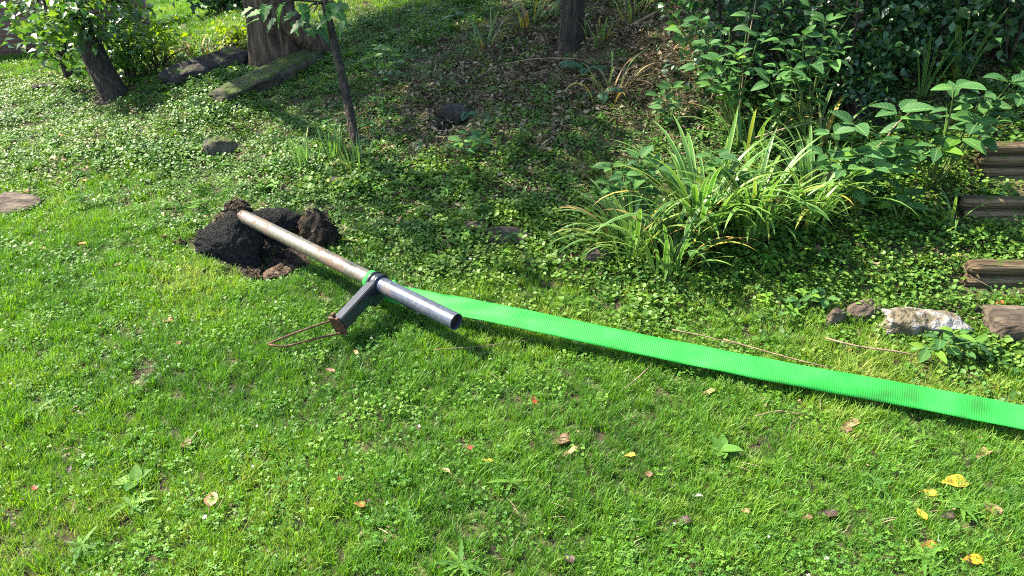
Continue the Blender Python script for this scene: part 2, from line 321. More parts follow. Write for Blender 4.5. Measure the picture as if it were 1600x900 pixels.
# ------------------------------------------------------------------ leaf shapes
def leaf_vf(L, W, fold=0.25, droop=0.3, n=5, shape='ovate', wave=0.0):
    v = []; f = []; uv = []
    for i in range(n + 1):
        t = i / n
        if shape == 'ovate': w = math.sin(math.pi * t ** 0.75) ** 0.8 if 0 < t < 1 else 0.0
        elif shape == 'blade': w = min(1, 0.55 + 1.6 * t) * (1 - t ** 3.0) if t < 1 else 0.0
        elif shape == 'lobed': w = (math.sin(math.pi * t ** 0.6) ** 0.7 if 0 < t < 1 else 0) * (1.0 if i % 2 else 0.62)
        else: w = 1.0
        w *= W / 2
        y = L * t; z = -droop * L * t * t + (wave * L * math.sin(t * 9) if wave else 0)
        v += [(-w, y, z + fold * w), (0, y, z), (w, y, z + fold * w)]
        uv += [(-1 if w else 0, t), (0, t), (1 if w else 0, t)]
    for i in range(n):
        a = 3 * i; b = a + 3
        for k in (0, 1):
            q = [a + k, a + k + 1, b + k + 1, b + k]
            if i == 0 and v[a] == v[a + 1]: q = [a + 1, b + k + 1, b + k]
            if i == n - 1: q = [a + k, a + k + 1, b + 1]
            f.append(tuple(q))
    return v, f, uv
def arc_blade(L, W, lean0, curl, n=9, fold=0.35):
    """strap leaf that rises at lean0 (from vertical) and arches over"""
    v = []; f = []; uv = []; y = z = 0.0; a = lean0
    for i in range(n + 1):
        t = i / n; w = W / 2 * (0.7 + 0.6 * t if t < 0.5 else (1.0 * (1 - ((t - 0.5) / 0.5) ** 2.2)))
        if i == n: w = 0.0004
        v += [(-w, y, z + fold * w), (0, y, z), (w, y, z + fold * w)]; uv += [(-1, t), (0, t), (1, t)]
        y += L / n * math.sin(a); z += L / n * math.cos(a); a += curl / n * (0.5 + 1.0 * t)
    for i in range(n):
        q = 3 * i
        f += [(q, q + 1, q + 4, q + 3), (q + 1, q + 2, q + 5, q + 4)]
    return v, f, uv
def place(v, M4): return [M4 @ Vector(p) for p in v]
def frame(loc, fwd, up, s=1.0):
    """leaf frame: local +y along fwd, local +z towards up"""
    y = Vector(fwd).normalized(); x = y.cross(Vector(up)); x = x.normalized() if x.length > 1e-5 else Vector((1, 0, 0)); z = x.cross(y)
    m = Matrix((x * s, y * s, z * s)).transposed().to_4x4(); m.translation = Vector(loc); return m
def rnd(a, b): return random.uniform(a, b)
def rdir(zlo=-1, zhi=1):
    z = rnd(zlo, zhi); a = rnd(0, 2 * math.pi); q = math.sqrt(max(0, 1 - z * z)); return Vector((q * math.cos(a), q * math.sin(a), z))

# ------------------------------------------------------------------ the ground
FOOT = PH(425, 405); HOLES.append((FOOT.x, FOOT.y, 0.22, 0.10))
cav = PH(712, 192); HOLES.append((cav.x, cav.y, 0.13, 0.16))
def axis(lo, hi, step, far):
    a = list(np.arange(lo, hi + 1e-6, step)); s = step; p = hi; q = lo
    while p < far: s *= 1.35; p += s; q -= s; a.append(p); a.insert(0, q)
    return np.array(a)
gx = axis(-6.5, 5.0, 0.045, 300); gy = axis(0.8, 9.5, 0.045, 300)
X, Y = np.meshgrid(gx, gy); Z = H(X, Y)
far = sstep(14, 60, np.hypot(X, Y)); Z = Z * (1 - far) + far * 0.6
nx, ny = len(gx), len(gy)
idx = np.arange(nx * ny).reshape(ny, nx)
quads = np.stack([idx[:-1, :-1].ravel(), idx[:-1, 1:].ravel(), idx[1:, 1:].ravel(), idx[1:, :-1].ravel()], 1)
ground = obj('ground', mesh('ground', np.stack([X.ravel(), Y.ravel(), Z.ravel()], 1), quads, [M['ground']], True))
ground['kind'] = 'structure'

# ------------------------------------------------------------------ scattered ground cover
def instancer(name, pts, rot, scl, tint, idxs, protos, label, cat):
    me = bpy.data.meshes.new(name); n = len(pts)
    me.vertices.add(n); me.vertices.foreach_set('co', np.asarray(pts, dtype=np.float32).ravel())
    for nm, ty, data, key in (('rot', 'FLOAT_VECTOR', rot, 'vector'), ('scl', 'FLOAT', scl, 'value'), ('tint', 'FLOAT', tint, 'value'), ('pick', 'INT', idxs, 'value')):
        a = me.attributes.new(nm, ty, 'POINT'); a.data.foreach_set(key, np.asarray(data, dtype=np.int32 if ty == 'INT' else np.float32).ravel())
    o = bpy.data.objects.new(name, me); COL.objects.link(o)
    o['kind'] = 'stuff'; o['label'] = label; o['category'] = cat
    for p in protos:
        for mt in p.data.materials:
            if mt.name not in me.materials: me.materials.append(mt)
    ng = bpy.data.node_groups.new(name + '_scatter', 'GeometryNodeTree')
    ng.interface.new_socket('Geometry', in_out='INPUT', socket_type='NodeSocketGeometry')
    ng.interface.new_socket('Geometry', in_out='OUTPUT', socket_type='NodeSocketGeometry')
    N, Lk = ng.nodes, ng.links
    gi = N.new('NodeGroupInput'); go = N.new('NodeGroupOutput'); iop = N.new('GeometryNodeInstanceOnPoints'); jn = N.new('GeometryNodeGeometryToInstance')
    for p in reversed(protos):
        oi = N.new('GeometryNodeObjectInfo'); oi.inputs['Object'].default_value = p; oi.inputs['As Instance'].default_value = False
        Lk.new(oi.outputs['Geometry'], jn.inputs[0])
    def attr(nm, ty):
        a = N.new('GeometryNodeInputNamedAttribute'); a.data_type = ty; a.inputs['Name'].default_value = nm; return a.outputs[0]
    Lk.new(gi.outputs[0], iop.inputs['Points']); Lk.new(jn.outputs[0], iop.inputs['Instance'])
    iop.inputs['Pick Instance'].default_value = True
    Lk.new(attr('pick', 'INT'), iop.inputs['Instance Index'])
    er = N.new('FunctionNodeEulerToRotation'); Lk.new(attr('rot', 'FLOAT_VECTOR'), er.inputs[0]); Lk.new(er.outputs[0], iop.inputs['Rotation'])
    Lk.new(attr('scl', 'FLOAT'), iop.inputs['Scale'])
    Lk.new(iop.outputs[0], go.inputs[0])
    md = o.modifiers.new('scatter', 'NODES'); md.node_group = ng
    return o
def proto(mb, mat, smooth=False, name='p'): return bpy.data.objects.new(name, mb.build(name, mat, smooth))

def grass_proto(nb, h, spread, w=0.0024):
    mb = MB()
    for _ in range(nb):
        a = rnd(0, 6.283); r = spread * math.sqrt(rnd(0, 1)); hh = h * rnd(0.55, 1.15)
        v, f, uv = arc_blade(hh, w * rnd(0.8, 1.3), rnd(0.05, 0.5), rnd(0.3, 1.7), 3, 0.2)
        m = Matrix.Translation((r * math.cos(a), r * math.sin(a), -0.004)) @ Matrix.Rotation(rnd(0, 6.283), 4, 'Z')
        mb.add(place(v, m), f, uv)
    return mb
def round_leaf(mb, c, nrm, r, n=7, notch=0.3):
    nrm = Vector(nrm).normalized(); ax = nrm.orthogonal().normalized(); ay = nrm.cross(ax); a0 = rnd(0, 6.28)
    c = Vector(c); v = [c - nrm * r * 0.18]
    for k in range(n):
        a = a0 + 2 * math.pi * k / n; rr = r * (notch + 0.15 if k == 0 else rnd(0.9, 1.08))
        v.append(c + (ax * math.cos(a) + ay * math.sin(a)) * rr + nrm * r * rnd(-0.12, 0.12))
    mb.add(v, [(0, 1 + k, 1 + (k + 1) % n) for k in range(n)])
def cover_proto(nl, spread, r, hmin, hmax, tilt):
    mb = MB()
    for _ in range(nl):
        a = rnd(0, 6.283); q = spread * math.sqrt(rnd(0, 1)); d = rdir(); nrm = Vector((d.x * tilt, d.y * tilt, 1))
        round_leaf(mb, (q * math.cos(a), q * math.sin(a), rnd(hmin, hmax)), nrm, r * rnd(0.6, 1.15))
    return mb
def clover_proto(nl, spread, r, hmin, hmax):
    mb = MB()
    for _ in range(nl):
        a = rnd(0, 6.283); q = spread * math.sqrt(rnd(0, 1)); c = Vector((q * math.cos(a), q * math.sin(a), rnd(hmin, hmax)))
        d = rdir(); nrm = Vector((d.x * 0.45, d.y * 0.45, 1)).normalized(); ax = nrm.orthogonal().normalized(); a0 = rnd(0, 6.28); rr = r * rnd(0.7, 1.2)
        for k in range(3):
            dr = Matrix.Rotation(a0 + k * 2.094, 3, nrm) @ ax; sd = nrm.cross(dr)
            v = [c, c + dr * rr * .55 + sd * rr * .48 + nrm * rr * .1, c + dr * rr * 1.0 + sd * rr * .3, c + dr * rr * 1.0 - sd * rr * .3, c + dr * rr * .55 - sd * rr * .48 + nrm * rr * .1]
            mb.add(v, [(0, 1, 2, 3, 4)])
    return mb
def litter_proto(n):
    mb = MB()
    for _ in range(n):
        a = rnd(0, 6.28); q = 0.09 * math.sqrt(rnd(0, 1)); c = Vector((q * math.cos(a), q * math.sin(a), rnd(0.004, 0.03)))
        if rnd(0, 1) < 0.6:
            v, f, uv = leaf_vf(rnd(0.06, 0.16), rnd(0.002, 0.005), 0.2, rnd(-0.2, 0.4), 3, 'blade')
        else:
            v, f, uv = leaf_vf(rnd(0.02, 0.045), rnd(0.012, 0.025), rnd(0.2, 0.9), rnd(-0.4, 0.5), 3, 'ovate')
        m = Matrix.Translation(c) @ Matrix.Rotation(rnd(0, 6.28), 4, 'Z') @ Matrix.Rotation(rnd(-0.5, 0.3), 4, 'X') @ Matrix.Rotation(rnd(-0.6, 0.6), 4, 'Y')
        mb.add(place(v, m), f, uv)
    return mb

KEEP = []       # discs where the cover stays away: (x, y, radius)
def keep(p, r): KEEP.append((p[0], p[1], r))
def scatter(x0, x1, y0, y1, dens, prob, seed):
    """random ground points seen by the camera (with a margin for a step aside); prob(x,y) in 0..1, dens(y) per m2"""
    g = np.random.default_rng(seed); out = []
    ys = np.arange(y0, y1, 0.25)
    for ya in ys:
        n = int((x1 - x0) * 0.25 * dens(ya)); x = g.uniform(x0, x1, n); y = g.uniform(ya, ya + 0.25, n)
        ok = (np.abs(x) < 0.78 * (y + 0.9) + 0.8); x, y = x[ok], y[ok]
        ok = g.random(len(x)) < prob(x, y); x, y = x[ok], y[ok]
        for kx, ky, kr in KEEP:
            k = (x - kx) ** 2 + (y - ky) ** 2 > kr * kr; x, y = x[k], y[k]
        out.append(np.stack([x, y], 1))
    p = np.concatenate(out); return p[:, 0], p[:, 1], g

# ------------------------------------------------------------------ brick wall far left
wa, wb = PH(-420, 118), PH(236, 47)
wdir = Vector((wb.x - wa.x, wb.y - wa.y, 0)); wlen = wdir.length; wdir.normalize(); wnr = Vector((-wdir.y, wdir.x, 0))
wz = min(wa.z, wb.z) - 0.3
bw = thing('brick_wall', 'dark brown brick wall beyond the lawn at the far upper left', 'wall', (wa + wb) / 2 - Vector((0, 0, 0.1)))
ang = math.atan2(wdir.y, wdir.x)
def oriented_box(cx, cy, cz, sx, sy, sz):
    mb = MB(); mb.box((cx, cy, cz), Vector((sx, 0, 0)), Vector((0, sy, 0)), Vector((0, 0, sz))); return mb
wm = oriented_box(0, 0, 0.25, wlen / 2, 0.11, 0.75).build('wall', M['brick'])
o = obj('masonry', wm, bw, bw.location); o.rotation_euler = (0, 0, ang)
wm = oriented_box(0, 0, 1.04, wlen / 2 + 0.05, 0.16, 0.035).build('coping', M['stone'])
o = obj('coping', wm, bw, bw.location); o.rotation_euler = (0, 0, ang)

# ------------------------------------------------------------------ trees
def resample(pts, radii, step):
    pts = [Vector(p) for p in pts]; P = []; Rr = []
    n = len(pts)
    def cr(a, b, c, d, t): return 0.5 * ((2 * b) + (c - a) * t + (2 * a - 5 * b + 4 * c - d) * t * t + (3 * b - a - 3 * c + d) * t ** 3)
    for i in range(n - 1):
        k = max(1, int((pts[i + 1] - pts[i]).length / step))
        for j in range(k):
            t = j / k
            P.append(cr(pts[max(i - 1, 0)], pts[i], pts[i + 1], pts[min(i + 2, n - 1)], t))
            Rr.append(radii[i] * (1 - t) + radii[i + 1] * t)
    P.append(pts[-1]); Rr.append(radii[-1]); return P, Rr
def trunk_mesh(pts, radii, mat, step=0.05, n=28, bump=0.08, furrow=3.0, seed=0):
    P, Rr = resample(pts, radii, step); vs = []; L = 0; up = Vector((0, 1, 0)); f = []
    for i, p in enumerate(P):
        tg = (P[min(i + 1, len(P) - 1)] - P[max(i - 1, 0)]).normalized(); up = (up - tg * up.dot(tg)).normalized(); sd = tg.cross(up)
        if i: L += (p - P[i - 1]).length
        k = np.arange(n); a = 2 * np.pi * k / n
        ridge = np.abs(fbm(k * 0.55 + seed * 11, np.full(n, L * furrow), 5, 2) - 0.5) * 2
        ridge[-1] = (ridge[-1] + ridge[0]) / 2
        r = Rr[i] * (1 + bump * (1 - 2 * ridge) + 0.06 * (vnoise(np.cos(a) + 5, np.sin(a) + L * 1.3, seed) - 0.5))
        for q in range(n): vs.append(p + (up * math.cos(a[q]) + sd * math.sin(a[q])) * float(r[q]))
    for i in range(len(P) - 1):
        for q in range(n):
            A = i * n + q; B = i * n + (q + 1) % n; f.append((A, B, B + n, A + n))
    f.append(tuple((len(P) - 1) * n + q for q in range(n)))
    return mesh('trunk', vs, f, [mat], True)
def leaf_cloud(clumps, per, size, spread, mat, g, droop=0.25, up=0.6):
    """many small folded leaves around the clump centres"""
    c = np.repeat(np.asarray(clumps, float), per, 0); n = len(c)
    p = c + g.normal(0, 1, (n, 3)) * spread * np.array([1, 1, 0.75])
    d = g.normal(0, 1, (n, 3)); d[:, 2] = d[:, 2] * 0.5 - droop; d /= np.linalg.norm(d, axis=1)[:, None]
    u = g.normal(0, 0.5, (n, 3)); u[:, 2] += up; s = np.cross(d, u); s /= np.linalg.norm(s, axis=1)[:, None] + 1e-9
    nn = np.cross(s, d); L = (size * g.uniform(0.6, 1.25, n))[:, None]; W = L * 0.3
    v = np.stack([p, p + d * L * 0.45 + s * W + nn * W * 0.35, p + d * L - nn * L * 0.12, p + d * L * 0.45 - s * W + nn * W * 0.35, p + d * L * 0.5], 1).reshape(-1, 3)
    b = (np.arange(n) * 5)[:, None]
    f = np.concatenate([b + np.array([[0, 1, 4]]), b + np.array([[1, 2, 4]]), b + np.array([[0, 4, 3]]), b + np.array([[4, 2, 3]])])
    ct = np.repeat(g.uniform(0.1, 0.9, len(clumps)), per); t = np.repeat(np.clip(ct + g.normal(0, 0.2, n), 0, 1), 5)
    return mesh('leaf_cloud', v, f, [mat], False, None, t)
def ellip_clumps(c, r, n, g, shell=0.45):
    d = g.normal(0, 1, (n, 3)); d /= np.linalg.norm(d, axis=1)[:, None]
    q = (shell + (1 - shell) * g.random(n) ** 0.6)[:, None]
    return np.asarray(c) + d * q * np.asarray(r)
def limbs(frm, clumps, r0, mat, k, g):
    mb = MB(); frm = [Vector(p) for p in frm]
    for i in g.choice(len(clumps), min(k, len(clumps)), replace=False):
        e = Vector(clumps[i]); s = frm[int(g.integers(len(frm)))]; m = (s + e) / 2 + Vector(g.normal(0, 0.08, 3)) * (e - s).length + Vector((0, 0, 0.08 * (e - s).length))
        P, Rr = resample([s, m, e], [r0, r0 * 0.6, r0 * 0.18], max(0.08, (e - s).length / 10)); mb.tube(P, Rr, 6)
    return mb.build('limb', mat, True)
def flare(base, top, r, k=1.6, h=0.35):
    """trunk path with a root flare"""
    b = Vector(base); t = Vector(top); ax = (t - b); L = ax.length; ax.normalize()
    return [b - ax * 0.15, b, b + ax * h * 0.35, b + ax * h, b + ax * (L * 0.5 + h * 0.5), t], [r * k * 1.12, r * k, r * (1 + (k - 1) * 0.4), r * 1.04, r, r * 0.86]

# large grey-brown tree
b = PH(433, 92); dB = depth_of(b); rB = 35 / F * dB
T = thing('large_tree', 'large tree with thick furrowed grey-brown trunk behind the mossy ledge stones', 'tree', b)
top = b + Vector((-0.05, 0.15, 4.0)); P, Rr = flare(b, top, rB, 1.16, 0.5)
obj('trunk', trunk_mesh(P, Rr, M['bark'], 0.06, 44, 0.10, 2.2, 1), T)
# buttress root running off to the right
P, Rr = resample([b + Vector((0.05, -0.1, 0.42)), b + Vector((0.28, -0.04, 0.2)), b + Vector((0.4, 0.0, 0.09)), b + Vector((0.52, 0.05, -0.03))], [0.14, 0.1, 0.07, 0.04], 0.06)
obj('root', trunk_mesh(P, Rr, M['bark'], 0.06, 20, 0.08, 3, 2), T)
cl = ellip_clumps(Vector((-4.9, 7.9, 5.9)), (2.0, 1.5, 1.2), 84, rng); cl = np.concatenate([cl, ellip_clumps(Vector((-2.0, 9.8, 7.2)), (2.0, 2.0, 1.4), 70, rng)])  # crown lobes out of view, placed so their shade falls on the upper slope
pass
obj('crown', leaf_cloud(cl, 75, 0.15, 0.28, LC['crown'], rng), T, kind='stuff')
obj('limb', limbs([top, top - Vector((0, 0, 0.6))], cl, 0.11, M['bark'], 22, rng), T)
keep(b, 0.36)
# tree on the bank, top middle
b = PH(892, 72); dB = depth_of(b); rB = 16.5 / F * dB
T = thing('bank_tree', 'slim straight tree with dark ridged bark on the leaf-strewn bank', 'tree', b)
top = b + Vector((0.02, 0.1, 3.4)); P, Rr = flare(b, top, rB, 1.25, 0.3)
obj('trunk', trunk_mesh(P, Rr, M['bark_dark'], 0.05, 30, 0.11, 3, 3), T)
cl = np.concatenate([ellip_clumps(Vector((0.0, 7.7, 5.7)), (2.2, 2.0, 1.6), 110, rng), ellip_clumps(Vector((-1.5, 6.1, 5.4)), (1.3, 0.9, 0.7), 26, rng)])  # crown out of view; positioned, with an added lobe, to shade the right-hand bushes
pass
obj('crown', leaf_cloud(cl, 75, 0.14, 0.26, LC['crown'], rng), T, kind='stuff')
obj('limb', limbs([top, top - Vector((0, 0, 0.5))], cl, 0.06, M['bark_dark'], 20, rng), T)
keep(b, 0.14)
# leaning trunk at the left
b = PH(180, 150); dB = depth_of(b)
T = thing('leaning_tree', 'dark leaning tree trunk with drooping glossy leaves at the upper left', 'tree', b)
pts = [b - Vector((-0.03, 0, 0.15)), b, PD(158, 110, dB - 0.05), PD(138, 62, dB - 0.1), PD(120, 10, dB - 0.12), PD(104, -70, dB - 0.1), PD(92, -150, dB), Vector((-4.0, 5.4, 3.6)), Vector((-4.1, 5.3, 4.4))]
pass
w = [22, 19.5, 17.5, 16.5, 15, 13, 11, 8, 5]
obj('trunk', trunk_mesh(pts, [q / F * dB for q in w], M['bark_dark'], 0.045, 30, 0.09, 3, 4), T)
cl = [PD(u + rnd(-12, 12), v + rnd(-8, 8), dB + dd) for u, v, dd in [(60, 20, -.2), (85, 35, -.35), (100, 12, -.3), (125, 28, -.45), (140, 8, -.3), (110, 48, -.5), (85, 52, -.4), (160, 20, -.2), (175, 40, 0), (190, 15, .1), (40, 5, -.1), (70, -20, 0), (130, -30, -.2), (180, -25, .2), (25, 25, 0), (205, 28, .3), (135, 52, -.4), (155, 45, -.2), (185, 50, .2), (50, 36, -.1), (95, -5, -.3), (205, 5, .2)]]
obj('crown', leaf_cloud(cl, 48, 0.085, 0.12, LC['crown'], rng, 0.35, 1.1), T, kind='stuff')
cl2 = ellip_clumps(Vector((-4.1, 5.3, 4.6)), (1.05, 0.9, 0.6), 24, rng)  # upper crown added out of view to dapple the middle slope with shade
obj('crown', leaf_cloud(cl2, 42, 0.12, 0.2, LC['crown'], rng, 0.5), T, kind='stuff')
obj('limb', limbs([pts[7], pts[8]], cl2, 0.03, M['bark_dark'], 12, rng), T)
obj('limb', limbs([pts[4], pts[5], pts[3]], np.array([tuple(c) for c in cl]), 0.022, M['bark_dark'], 16, rng), T)
keep(b, 0.2)
# thin multi-stemmed shrub left of it
b = PH(110, 128); dB = depth_of(b)
T = thing('twiggy_shrub', 'thin dark multi-stemmed shrub standing left of the leaning trunk', 'shrub', b)
for ends in ([(98, 100), (84, 72), (62, 55), (50, 30)], [(97, 98), (100, 70), (92, 40)], [(114, 100), (110, 75), (118, 50)], [(96, 100), (60, 76), (40, 77), (22, 68)], [(100, 95), (75, 82), (55, 75)]):
    pp = [b - Vector((0, 0, 0.05)), b + Vector((0, 0, 0.02))] + [PD(u, v, dB + rnd(-.1, .1)) for u, v in ends]
    rr = [0.028] * 2 + [0.024, 0.015, 0.009, 0.005][:len(ends)]
    if ends[1][1] > 74: rr = [0.012, 0.012] + [0.010, 0.007, 0.004, 0.003][:len(ends)]
    P, Rr = resample(pp, rr, 0.05); mb = MB(); mb.tube(P, Rr, 7, bump=0.1); obj('stem', mb.build('stem', M['bark_dark'], True), T)
cl = [PD(u, v, dB + rnd(-.2, .2)) for u, v in [(95, 88), (105, 75), (85, 80), (118, 92), (112, 62), (80, 62), (70, 45), (55, 40), (92, 50), (122, 108)]]
obj('foliage', leaf_cloud(cl, 22, 0.085, 0.09, LC['crown'], rng, 0.4), T, kind='stuff')
# sapling in the middle
b = PH(556, 226); dB = depth_of(b)
T = thing('sapling', 'young sapling with a thin leaning trunk in the ground cover', 'tree', b)
pts = [b - Vector((0, 0, 0.08)), b, PD(544, 165, dB - .02), PD(530, 100, dB - .04), PD(516, 40, dB - .05), PD(507, 0, dB - .05), PD(498, -70, dB - .05), PD(494, -160, dB)]
w = [8.2, 7.0, 6.6, 6.3, 6, 5.8, 5, 3.5]
obj('trunk', trunk_mesh(pts, [q / F * dB for q in w], M['bark_dark'], 0.035, 18, 0.08, 5, 6), T)
keep(b, 0.06)
LEAF = {}
def leafset(key, L, W, mat, shape='ovate', n=5, k=4, fold=(0.1, 0.45), droop=(0.05, 0.45), wave=0.0):
    LEAF[key] = []
    for i in range(k):
        v, f, uv = leaf_vf(L * rnd(0.9, 1.1), W * rnd(0.88, 1.1), rnd(*fold), rnd(*droop), n, shape, wave * rnd(0.5, 1))
        LEAF[key].append(mesh('leaf_' + key, v, f, [mat], True, uv))
leafset('oak', 1.0, 0.62, LC['broad'], 'lobed', 8)
leafset('broad', 1.0, 0.55, LC['broad'], 'ovate', 6)
leafset('oval', 1.0, 0.60, LC['broad'], 'ovate', 6)
leafset('lime', 1.0, 0.50, LC['broad_lime'], 'ovate', 5)
leafset('weed', 1.0, 0.24, LC['weed'], 'lobed', 9, droop=(0.15, 0.5))
leafset('weedoval', 1.0, 0.6, LC['weed'], 'ovate', 6, wave=0.02)
def put_leaf(key, parent, loc, fwd, up, s):
    o = bpy.data.objects.new('leaf', random.choice(LEAF[key])); COL.objects.link(o); o.parent = parent
    m = frame(loc, fwd, up, s); m.translation = m.translation - wloc(parent); o.matrix_local = m; return o
TOCAM = Vector((0, -0.8, 0.6))
for u, v in [(395, 12), (405, 30), (418, 8), (430, 28), (440, 12), (452, 35), (462, 18), (470, 5), (478, 30), (486, 14), (492, 40), (500, 22), (512, 30), (522, 12), (530, 25), (538, 32), (545, 8), (535, 2), (508, 8), (450, 3), (480, 45), (502, 50), (520, 4), (410, 18)]:
    p = PD(u, v, dB - rnd(0.0, 0.25)); f = Vector((rnd(-1, 0.6), rnd(-0.6, 0.4), rnd(-0.9, -0.1)))
    put_leaf('oak', T, p, f, Vector((rnd(-.3, .3), rnd(-.6, .1), 1)), rnd(0.10, 0.15))
mb = MB()
for e in [(400, 12), (440, 8), (470, 25), (535, 15), (545, 0), (455, 0), (490, 20)]:
    s = PD(507, -5 if e[1] < 10 else 4, dB - .05); q = PD(e[0], e[1], dB - .12); P, Rr = resample([s, (s + q) / 2 + Vector((0, 0, .03)), q], [0.009, 0.006, 0.003], 0.05); mb.tube(P, Rr, 6)
obj('twig', mb.build('twig', M['bark_dark'], True), T)
cl = ellip_clumps(PD(494, -160, dB) + Vector((0, 0, 0.35)), (0.55, 0.5, 0.5), 22, rng)
obj('crown', leaf_cloud(cl, 22, 0.13, 0.15, LC['crown'], rng), T, kind='stuff')

# ------------------------------------------------------------------ background shrubs
def shrub(name, label, u, v, pxw, pxh, nclump, per, size, mat, group=None, lift=0.5, spread=None):
    b = PH(u, v); d = depth_of(b); rw = pxw / F * d / 2; rh = pxh / F * d / 2
    T = thing(name, label, 'shrub', b, group)
    c = b + Vector((0, 0.1, rh * (0.6 + lift)))
    cl = ellip_clumps(c, (rw, rw * 0.7, rh), nclump, rng, 0.3); cl[:, 2] = np.maximum(cl[:, 2], H(cl[:, 0], cl[:, 1]) + 0.06)
    obj('foliage', leaf_cloud(cl, per, size, spread or 0.16 * rw + 0.05, mat, rng), T, kind='stuff')
    mb = MB()
    for i in rng.choice(nclump, min(9, nclump), replace=False):
        e = Vector(cl[i]); s = b + Vector((rnd(-.06, .06), rnd(-.06, .06), -0.05)); m = (s + e) / 2 + Vector((rnd(-.05, .05), rnd(-.05, .05), 0.05))
        P, Rr = resample([s, m, e], [0.013, 0.009, 0.003], 0.07); mb.tube(P, Rr, 5)
    obj('stem', mb.build('stem', M['bark_dark'], True), T); return T
shrub('lime_shrub', 'sunlit yellow-green shrub between the leaning trunk and the tilted dark slab', 250, 112, 110, 55, 22, 26, 0.055, LC['lime'])
shrub('lime_shrub', 'loose yellow-green shrub just left of the large grey-brown trunk', 360, 84, 50, 40, 12, 22, 0.055, LC['lime'])
shrub('dark_shrub', 'small dark shrub at the foot of the leaning trunk', 205, 130, 70, 70, 22, 26, 0.06, LC['crown'])
shrub('dark_shrub', 'dark green shrub at the top edge left of the large trunk', 345, 26, 110, 50, 26, 34, 0.09, LC['dark'])
for u, v, w, h, n, lab in [(1140, 150, 190, 250, 60, 'dark leafy shrub at the top edge right of the bare bank'), (1290, 165, 220, 290, 80, 'tall dense dark shrub at the top edge above the arching lily leaves'),
                           (1430, 130, 220, 250, 80, 'deep green shrub in shadow left of the yellowing sword leaves'), (1570, 110, 200, 250, 70, 'shadowed shrub in the upper right corner above the log steps')]:
    shrub('shaded_shrub', lab, u, v, w, h, n, 36, 0.055, LC['dark'], 'shrubs in the shade at the upper right', 0.45)
shrub('thicket_shrub', 'small-leaved thicket low under the tall dense dark shrub', 1330, 190, 130, 90, 26, 26, 0.04, LC['dark'])

# ------------------------------------------------------------------ rocks
def rock(name, label, p, size, mat, rotz=0, tilt=(0, 0), rough=0.16, seed=1, boxy=0.55, sub=32, cat='rock', sink=0.3, group=None, fine=0.045):
    """a rounded, chipped block: superellipsoid with noise"""
    vs = []; n = sub; m = sub // 2 + 2
    for i in range(m + 1):
        ph = -math.pi / 2 + math.pi * i / m
        for j in range(n):
            th = 2 * math.pi * j / n
            sg = lambda q, e: math.copysign(abs(q) ** e, q)
            x = sg(math.cos(ph), boxy) * sg(math.cos(th), boxy); y = sg(math.cos(ph), boxy) * sg(math.sin(th), boxy); z = sg(math.sin(ph), boxy)
            k = 1 + rough * 2 * (float(fbm(x * 2.1 + seed * 3 + z, y * 2.1 + z * 1.3, seed, 3)) - 0.5) + fine * 2 * (float(fbm(x * 7 + z * 6 + seed, y * 7 - z * 5, seed + 2, 2)) - 0.5)
            k2 = 1 + rough * 2 * (float(fbm(x * 1.7 + seed, z * 2 + y * 2, seed + 5, 2)) - 0.5)
            vs.append((x * k * size[0], y * k * size[1], z * k2 * size[2]))
    f = []
    for i in range(m):
        for j in range(n):
            a = i * n + j; b2 = i * n + (j + 1) % n; f.append((a, b2, b2 + n, a + n))
    me = mesh(name, vs, f, [mat], True)
    o = obj(name, me, None, Vector(p) + Vector((0, 0, size[2] * (1 - 2 * sink))), (tilt[0], tilt[1], rotz)); tag(o, label, cat, group)
    keep(p, min(size[0], size[1]) * 0.9); return o
def ledge(name, label, a, bb, wid, th, mat, tilt, seed):
    """long stone slab between two ground points"""
    a, bb = Vector(a), Vector(bb); c = (a + bb) / 2; d = bb - a
    o = rock(name, label, c, (d.length / 2, wid, th), mat, math.atan2(d.y, d.x), (tilt, -math.asin(d.z / d.length)), 0.2, seed, 0.36, 48, 'rock', 0.30, fine=0.05)
    for t in np.linspace(0.08, 0.92, 7): keep(a + d * t, wid * 0.8)
    return o
ledge('ledge_stone', 'long mossy slab of stone with a shadowed front edge below the large trunk', PH(338, 166), PH(498, 94), 0.125, 0.075, M['stone_moss'], R(2), 3)
ledge('ledge_stone', 'tilted dark slab of stone under dry grass left of the large trunk', PH(262, 138), PH(388, 92), 0.11, 0.085, M['stone'], R(22), 5)
rock('mossy_rock', 'rounded moss-covered rock in the sunlit ground cover left of the sapling', PH(346, 240), (0.11, 0.08, 0.075), M['stone_moss'], 0.4, (0.2, 0.1), 0.2, 8, 0.75)
rock('flat_stone', 'flat brown stone lying in the ground cover at the left edge', PH(24, 325), (0.16, 0.10, 0.03), M['stone_brown'], -0.2, (0.2, 0.05), 0.2, 9, 0.6, sink=0.2)
rock('flat_stone', 'low brown stone half buried near the middle, left of the lilies', PH(800, 372), (0.13, 0.06, 0.035), M['stone_brown'], -0.25, (0.3, 0), 0.4, 10, 0.8, sink=0.42, fine=0.12)
rock('flat_stone', 'small brown stone behind and left of the low half-buried one', PH(745, 357), (0.075, 0.05, 0.03), M['stone_brown'], 0.3, (0.3, 0), 0.4, 11, 0.8, sink=0.42, fine=0.12)
rock('flat_stone', 'small flat stone at the foot of the sapling grass', PH(536, 288), (0.085, 0.05, 0.03), M['stone_moss'], 0.3, (0.2, 0), 0.2, 12, 0.7, sink=0.2)
rock('cavity_stone', 'dark stone arched over a small black hollow among ferns', PH(712, 183), (0.12, 0.07, 0.06), M['stone'], 0.1, (0.1, 0), 0.2, 13, 0.7)
